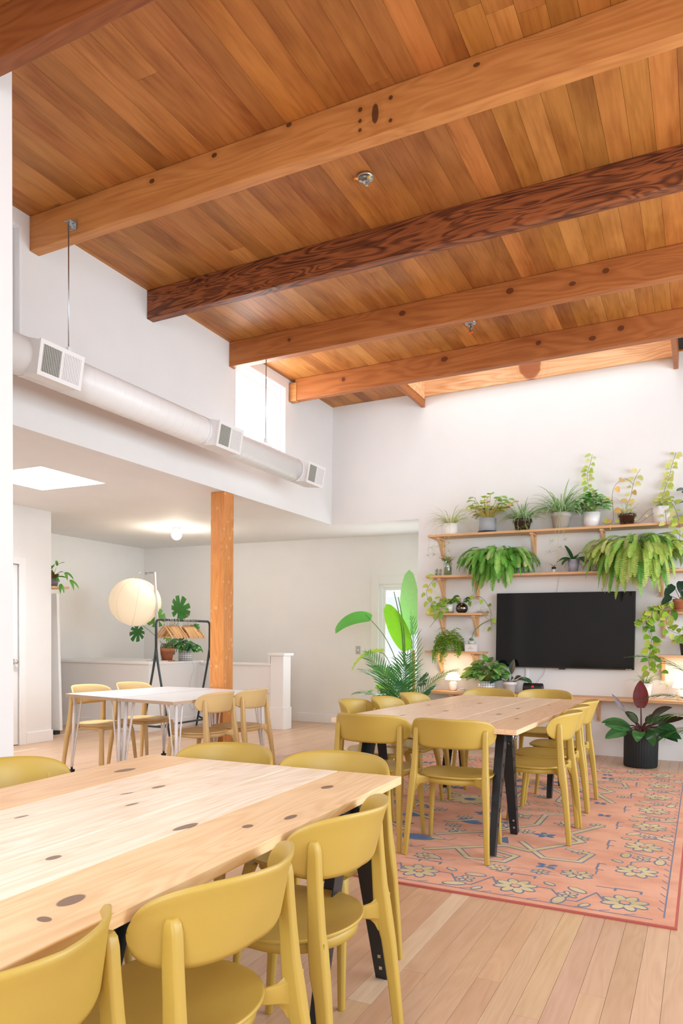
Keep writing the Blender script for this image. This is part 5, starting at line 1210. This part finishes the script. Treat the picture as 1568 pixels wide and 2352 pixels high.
# leaning white panel
mb = MB(); k = mb.pts([(-7.6, 6.66, .05), (-7.205, 6.76, .05), (-7.205, 6.80, .05), (-7.6, 6.70, .05), (-7.66, 6.66, 1.765), (-7.265, 6.76, 1.765), (-7.265, 6.80, 1.765), (-7.66, 6.70, 1.765)])
t = thing('white_panel', 'tall plain white panel on small feet behind the closet corner', 'panel', (0, 0, 0))
for q in ((0, 3, 2, 1), (4, 5, 6, 7), (0, 1, 5, 4), (1, 2, 6, 5), (2, 3, 7, 6), (3, 0, 4, 7)): mb.face([k+i for i in q])
mb.build('panel_board', M_trim, t, bevel=.003)
mb = MB(); mb.box(-7.31, -7.24, 6.71, 6.79, 0, .05); mb.box(-7.56, -7.49, 6.65, 6.73, 0, .05); mb.build('foot', M_black, t)
# ceiling globe
t = thing('ceiling_light', 'round glowing globe bulb on the low ceiling left of the post', 'lamp', (-6.33, 7.93, ZL))
mb = MB(); mb.lathe([(0, -.001), (.055, -.001), (.055, -.022), (.030, -.028), (0, -.028)], 28); mb.build('lamp_holder', M_cream, t)
mb = MB(); mb.lathe([(.001, -.160)]+[(.069*math.sin(PI*i/16), -.091-.069*math.cos(PI*i/16)) for i in range(1, 15)]+[(.02, -.022)], 32); mb.build('globe', M_bulb, t)
l = bpy.data.lights.new('globe_light', 'POINT'); l.energy = 17; l.color = (1, .88, .72); l.shadow_soft_size = .075; o = link(bpy.data.objects.new('globe_light', l)); o.location = (-6.33, 7.93, ZL-.26)
# paper lantern on its stand
GX, GY, GZ = -6.95, 7.83, 1.705
t = thing('paper_lantern', 'large glowing ribbed paper lantern hanging from a slim stand in the corner', 'lamp', (GX, GY, GZ), 0)
mb = MB(); n = 60; prof = []
for i in range(n+1):
    th = PI*(.06+.88*i/n); prof.append(((.345*math.sin(th)+(.0045 if i % 2 else 0)), -.325*math.cos(th)))
rings = [[(r_*math.cos(2*PI*k/64)*(1+.0), r_*math.sin(2*PI*k/64), z) for k in range(64)] for r_, z in prof]; mb.loft(rings, caps=False)
o = mb.build('lantern_shade', M_paper, t); o.rotation_euler = (0, .22, 0)
mb = MB()
for j in range(8):
    a0 = j*PI/4; mb.tube([((.3475*math.sin(PI*(.06+.88*i/20)))*math.cos(a0), (.3475*math.sin(PI*(.06+.88*i/20)))*math.sin(a0), -.3275*math.cos(PI*(.06+.88*i/20))) for i in range(21)], .0016, 4)
o = mb.build('seam', mat('seam_tan', (.52, .42, .30), .8), t); o.rotation_euler = (0, .22, 0)
mb = MB(); mb.tube([(.0, 0, .31), (.02, 0, .36), (.07, .02, .405)], .003, 6); mb.build('cord', M_galv, t)
SX, SY = -6.60, 7.86
t2 = thing('lantern_stand', 'slim grey tapered stand holding up the paper lantern', 'lamp stand', (SX, SY, .905))
mb = MB(); mb.loft([[(x-w_, y-w_, z), (x+w_, y-w_, z), (x+w_, y+w_, z), (x-w_, y+w_, z)] for x, y, w_, z in ((.03, 0, .022, .012), (-.04, 0, .012, 1.20))], sm=False); mb.build('pole', mat('grey_pole', (.62, .60, .60), .4), t2)
mb = MB(); mb.box(-.10, .12, -.09, .09, 0, .012); mb.build('base', mat('grey_base', (.62, .60, .60), .4), t2, bevel=.003)
mb = MB(); mb.box(-.16, -.03, -.012, .012, 1.180, 1.205); mb.box(-.19, -.14, -.02, .02, 1.165, 1.205); mb.build('arm', M_galv, t2, bevel=.002)
# clothes rack
t = thing('clothes_rack', 'dark grey green metal clothes rack with splayed legs in front of the low wall', 'clothes rack', (0, 0, 0))
RX, RY0, RY1, RZ = -6.14, 7.30, 8.42, 1.455
mb = MB(); arc = [(RX, RY0, 1.05), (RX, RY0, 1.40), (RX, RY0+.012, 1.435), (RX, RY0+.045, RZ), (RX, RY1-.045, RZ), (RX, RY1-.012, 1.435), (RX, RY1, 1.40), (RX, RY1, 1.05)]
mb.tube(arc, .0155, 12); mb.build('top_frame', M_rack, t)
for y in (RY0, RY1):
    for s in (-1, 1):
        mb = MB(); mb.tube([(RX, y, 1.10), (RX+s*.012, y, 1.0), (RX+s*.04, y, .85), (RX+s*.22, y, .0)], [.015, .017, .0145, .0125], 10); mb.build('leg', M_rack, t)
    mb = MB(); mb.tube([(RX-.19, y, .13), (RX-.12, y, .11), (RX+.12, y, .11), (RX+.19, y, .13)], .013, 10); mb.build('end_rung', M_rack, t)
mb = MB(); mb.tube([(RX, RY0, .11), (RX, RY1, .11)], .0125, 10); mb.build('stretcher', M_rack, t)
ys = [7.45, 7.515, 7.56, 7.575, 7.59, 7.605, 7.62, 7.665, 7.68, 7.735, 7.835, 7.85, 7.865, 7.88, 7.895, 7.915, 7.93, 7.945, 7.96, 7.99, 8.01, 8.035, 8.06, 8.09, 8.12]
proto = None
for i, y in enumerate(ys):
    lab = ('wooden coat hanger nearest the left end of the rack' if i == 0 else 'beech wooden coat hanger hanging on the clothes rack among its neighbours')
    if proto is None:
        h = thing('coat_hanger', lab, 'hanger', (RX, y, RZ), 0, 'wooden hangers on the clothes rack')
        a = MB(); 
        sh = [(-.21, -.222), (-.15, -.178), (-.06, -.112), (0, -.078), (.06, -.112), (.15, -.178), (.21, -.222)]
        a.loft([[(x, -.006-.004*(abs(x) > .2), z-.012), (x, .006, z-.012), (x, .006, z+.012), (x, -.006, z+.012)] for x, z in sh], sm=True); a.build('shoulder_arms', M_hang, h)
        a = MB(); a.tube([(-.185, 0, -.222), (.185, 0, -.222)], .006, 8); a.build('trouser_bar', M_hang, h)
        a = MB(); a.tube([(0, 0, -.08), (0, 0, -.035), (.018, 0, -.012), (.0195, 0, .004), (.010, 0, .018), (-.006, 0, .0195), (-.018, 0, .008)], .0022, 6); a.build('hook', M_chrome, h)
        h.rotation_euler = (0, 0, -.36); proto = h
    else: dup(proto, (RX, y, RZ), -.36+R.uniform(-.08, .08), lab if i else lab)
    if i == 1: pass
# ledge plants
t = potted('monstera', 'monstera with split leaves in terracotta pot on the low wall behind the clothes rack', 'potted plant', -6.555, 8.02, .905, .066, .100, .170, M_terra, saucer=(.098, .018, M_terra), lip=.006)
mb = MB(); sb = MB(); MG = (.06, .26, .055)
for e, d, S, c in (((-.02, -.03, .50), (-.35, -.3, .35), .32, (.12, .36, .06)), ((.12, .04, .58), (.35, -.2, .5), .36, MG), ((-.42, -.04, .50), (-.5, -.1, -.8), .27, (.05, .22, .05)), ((.30, .08, .46), (.4, -.2, -.1), .25, MG), ((.18, .10, .62), (.8, -.1, .4), .14, (.55, .38, .22)), ((.06, -.02, .42), (.1, -.3, -.4), .17, (.16, .36, .05))):
    hair(sb, spline([(0, 0, .16), (e[0]*.5, e[1]*.5, e[2]*.72), e]), .0045, (.14, .32, .10)); monstera_leaf(mb, e, d, (.35, -1, .25), S, c)
for i in range(14): a = R.uniform(0, 6.28); hair(sb, spline([(0, 0, .2), (math.cos(a)*.07, math.sin(a)*.05, .24), (math.cos(a)*.12, math.sin(a)*.08, .14), (math.cos(a)*.13-.02, math.sin(a)*.09, .09)]), .003, (.20, .12, .07))
for P in ([(0, 0, .2), (-.10, -.04, .16), (-.14, -.06, .06), (-.20, -.08, .006)], [(0, 0, .2), (-.11, -.02, .12), (-.17, -.05, .02), (-.24, -.06, .006)]): hair(sb, spline(P), .004, (.24, .13, .08))
mb.build('split_leaves', M_leaf, t); sb.build('stems', M_stem, t)
t = potted('pothos', 'dark green pothos in white grid patterned pot on the low wall beside the post', 'potted plant', -6.555, 8.42, .905, .098, .102, .150, gridmat('white_grid_tiles', (.78, .77, .76), (.12, .12, .14), 18, .03))
bush(t, .14, R, 85, .22, .17, .125, [(.03, .17, .035), (.05, .24, .04), (.02, .10, .03)], 'heart', None, .62, 1.5, -.6, M_gloss)
cord('lamp_cord', 'thin grey cord hanging down the white low wall behind the rack', [(-6.41, 8.38, .90), (-6.405, 8.42, .80), (-6.405, 8.36, .66), (-6.405, 8.33, .5), (-6.405, 8.33, .32), (-6.405, 8.38, .24), (-6.405, 8.42, .22), (-6.405, 8.42, .30), (-6.405, 8.38, .40)])
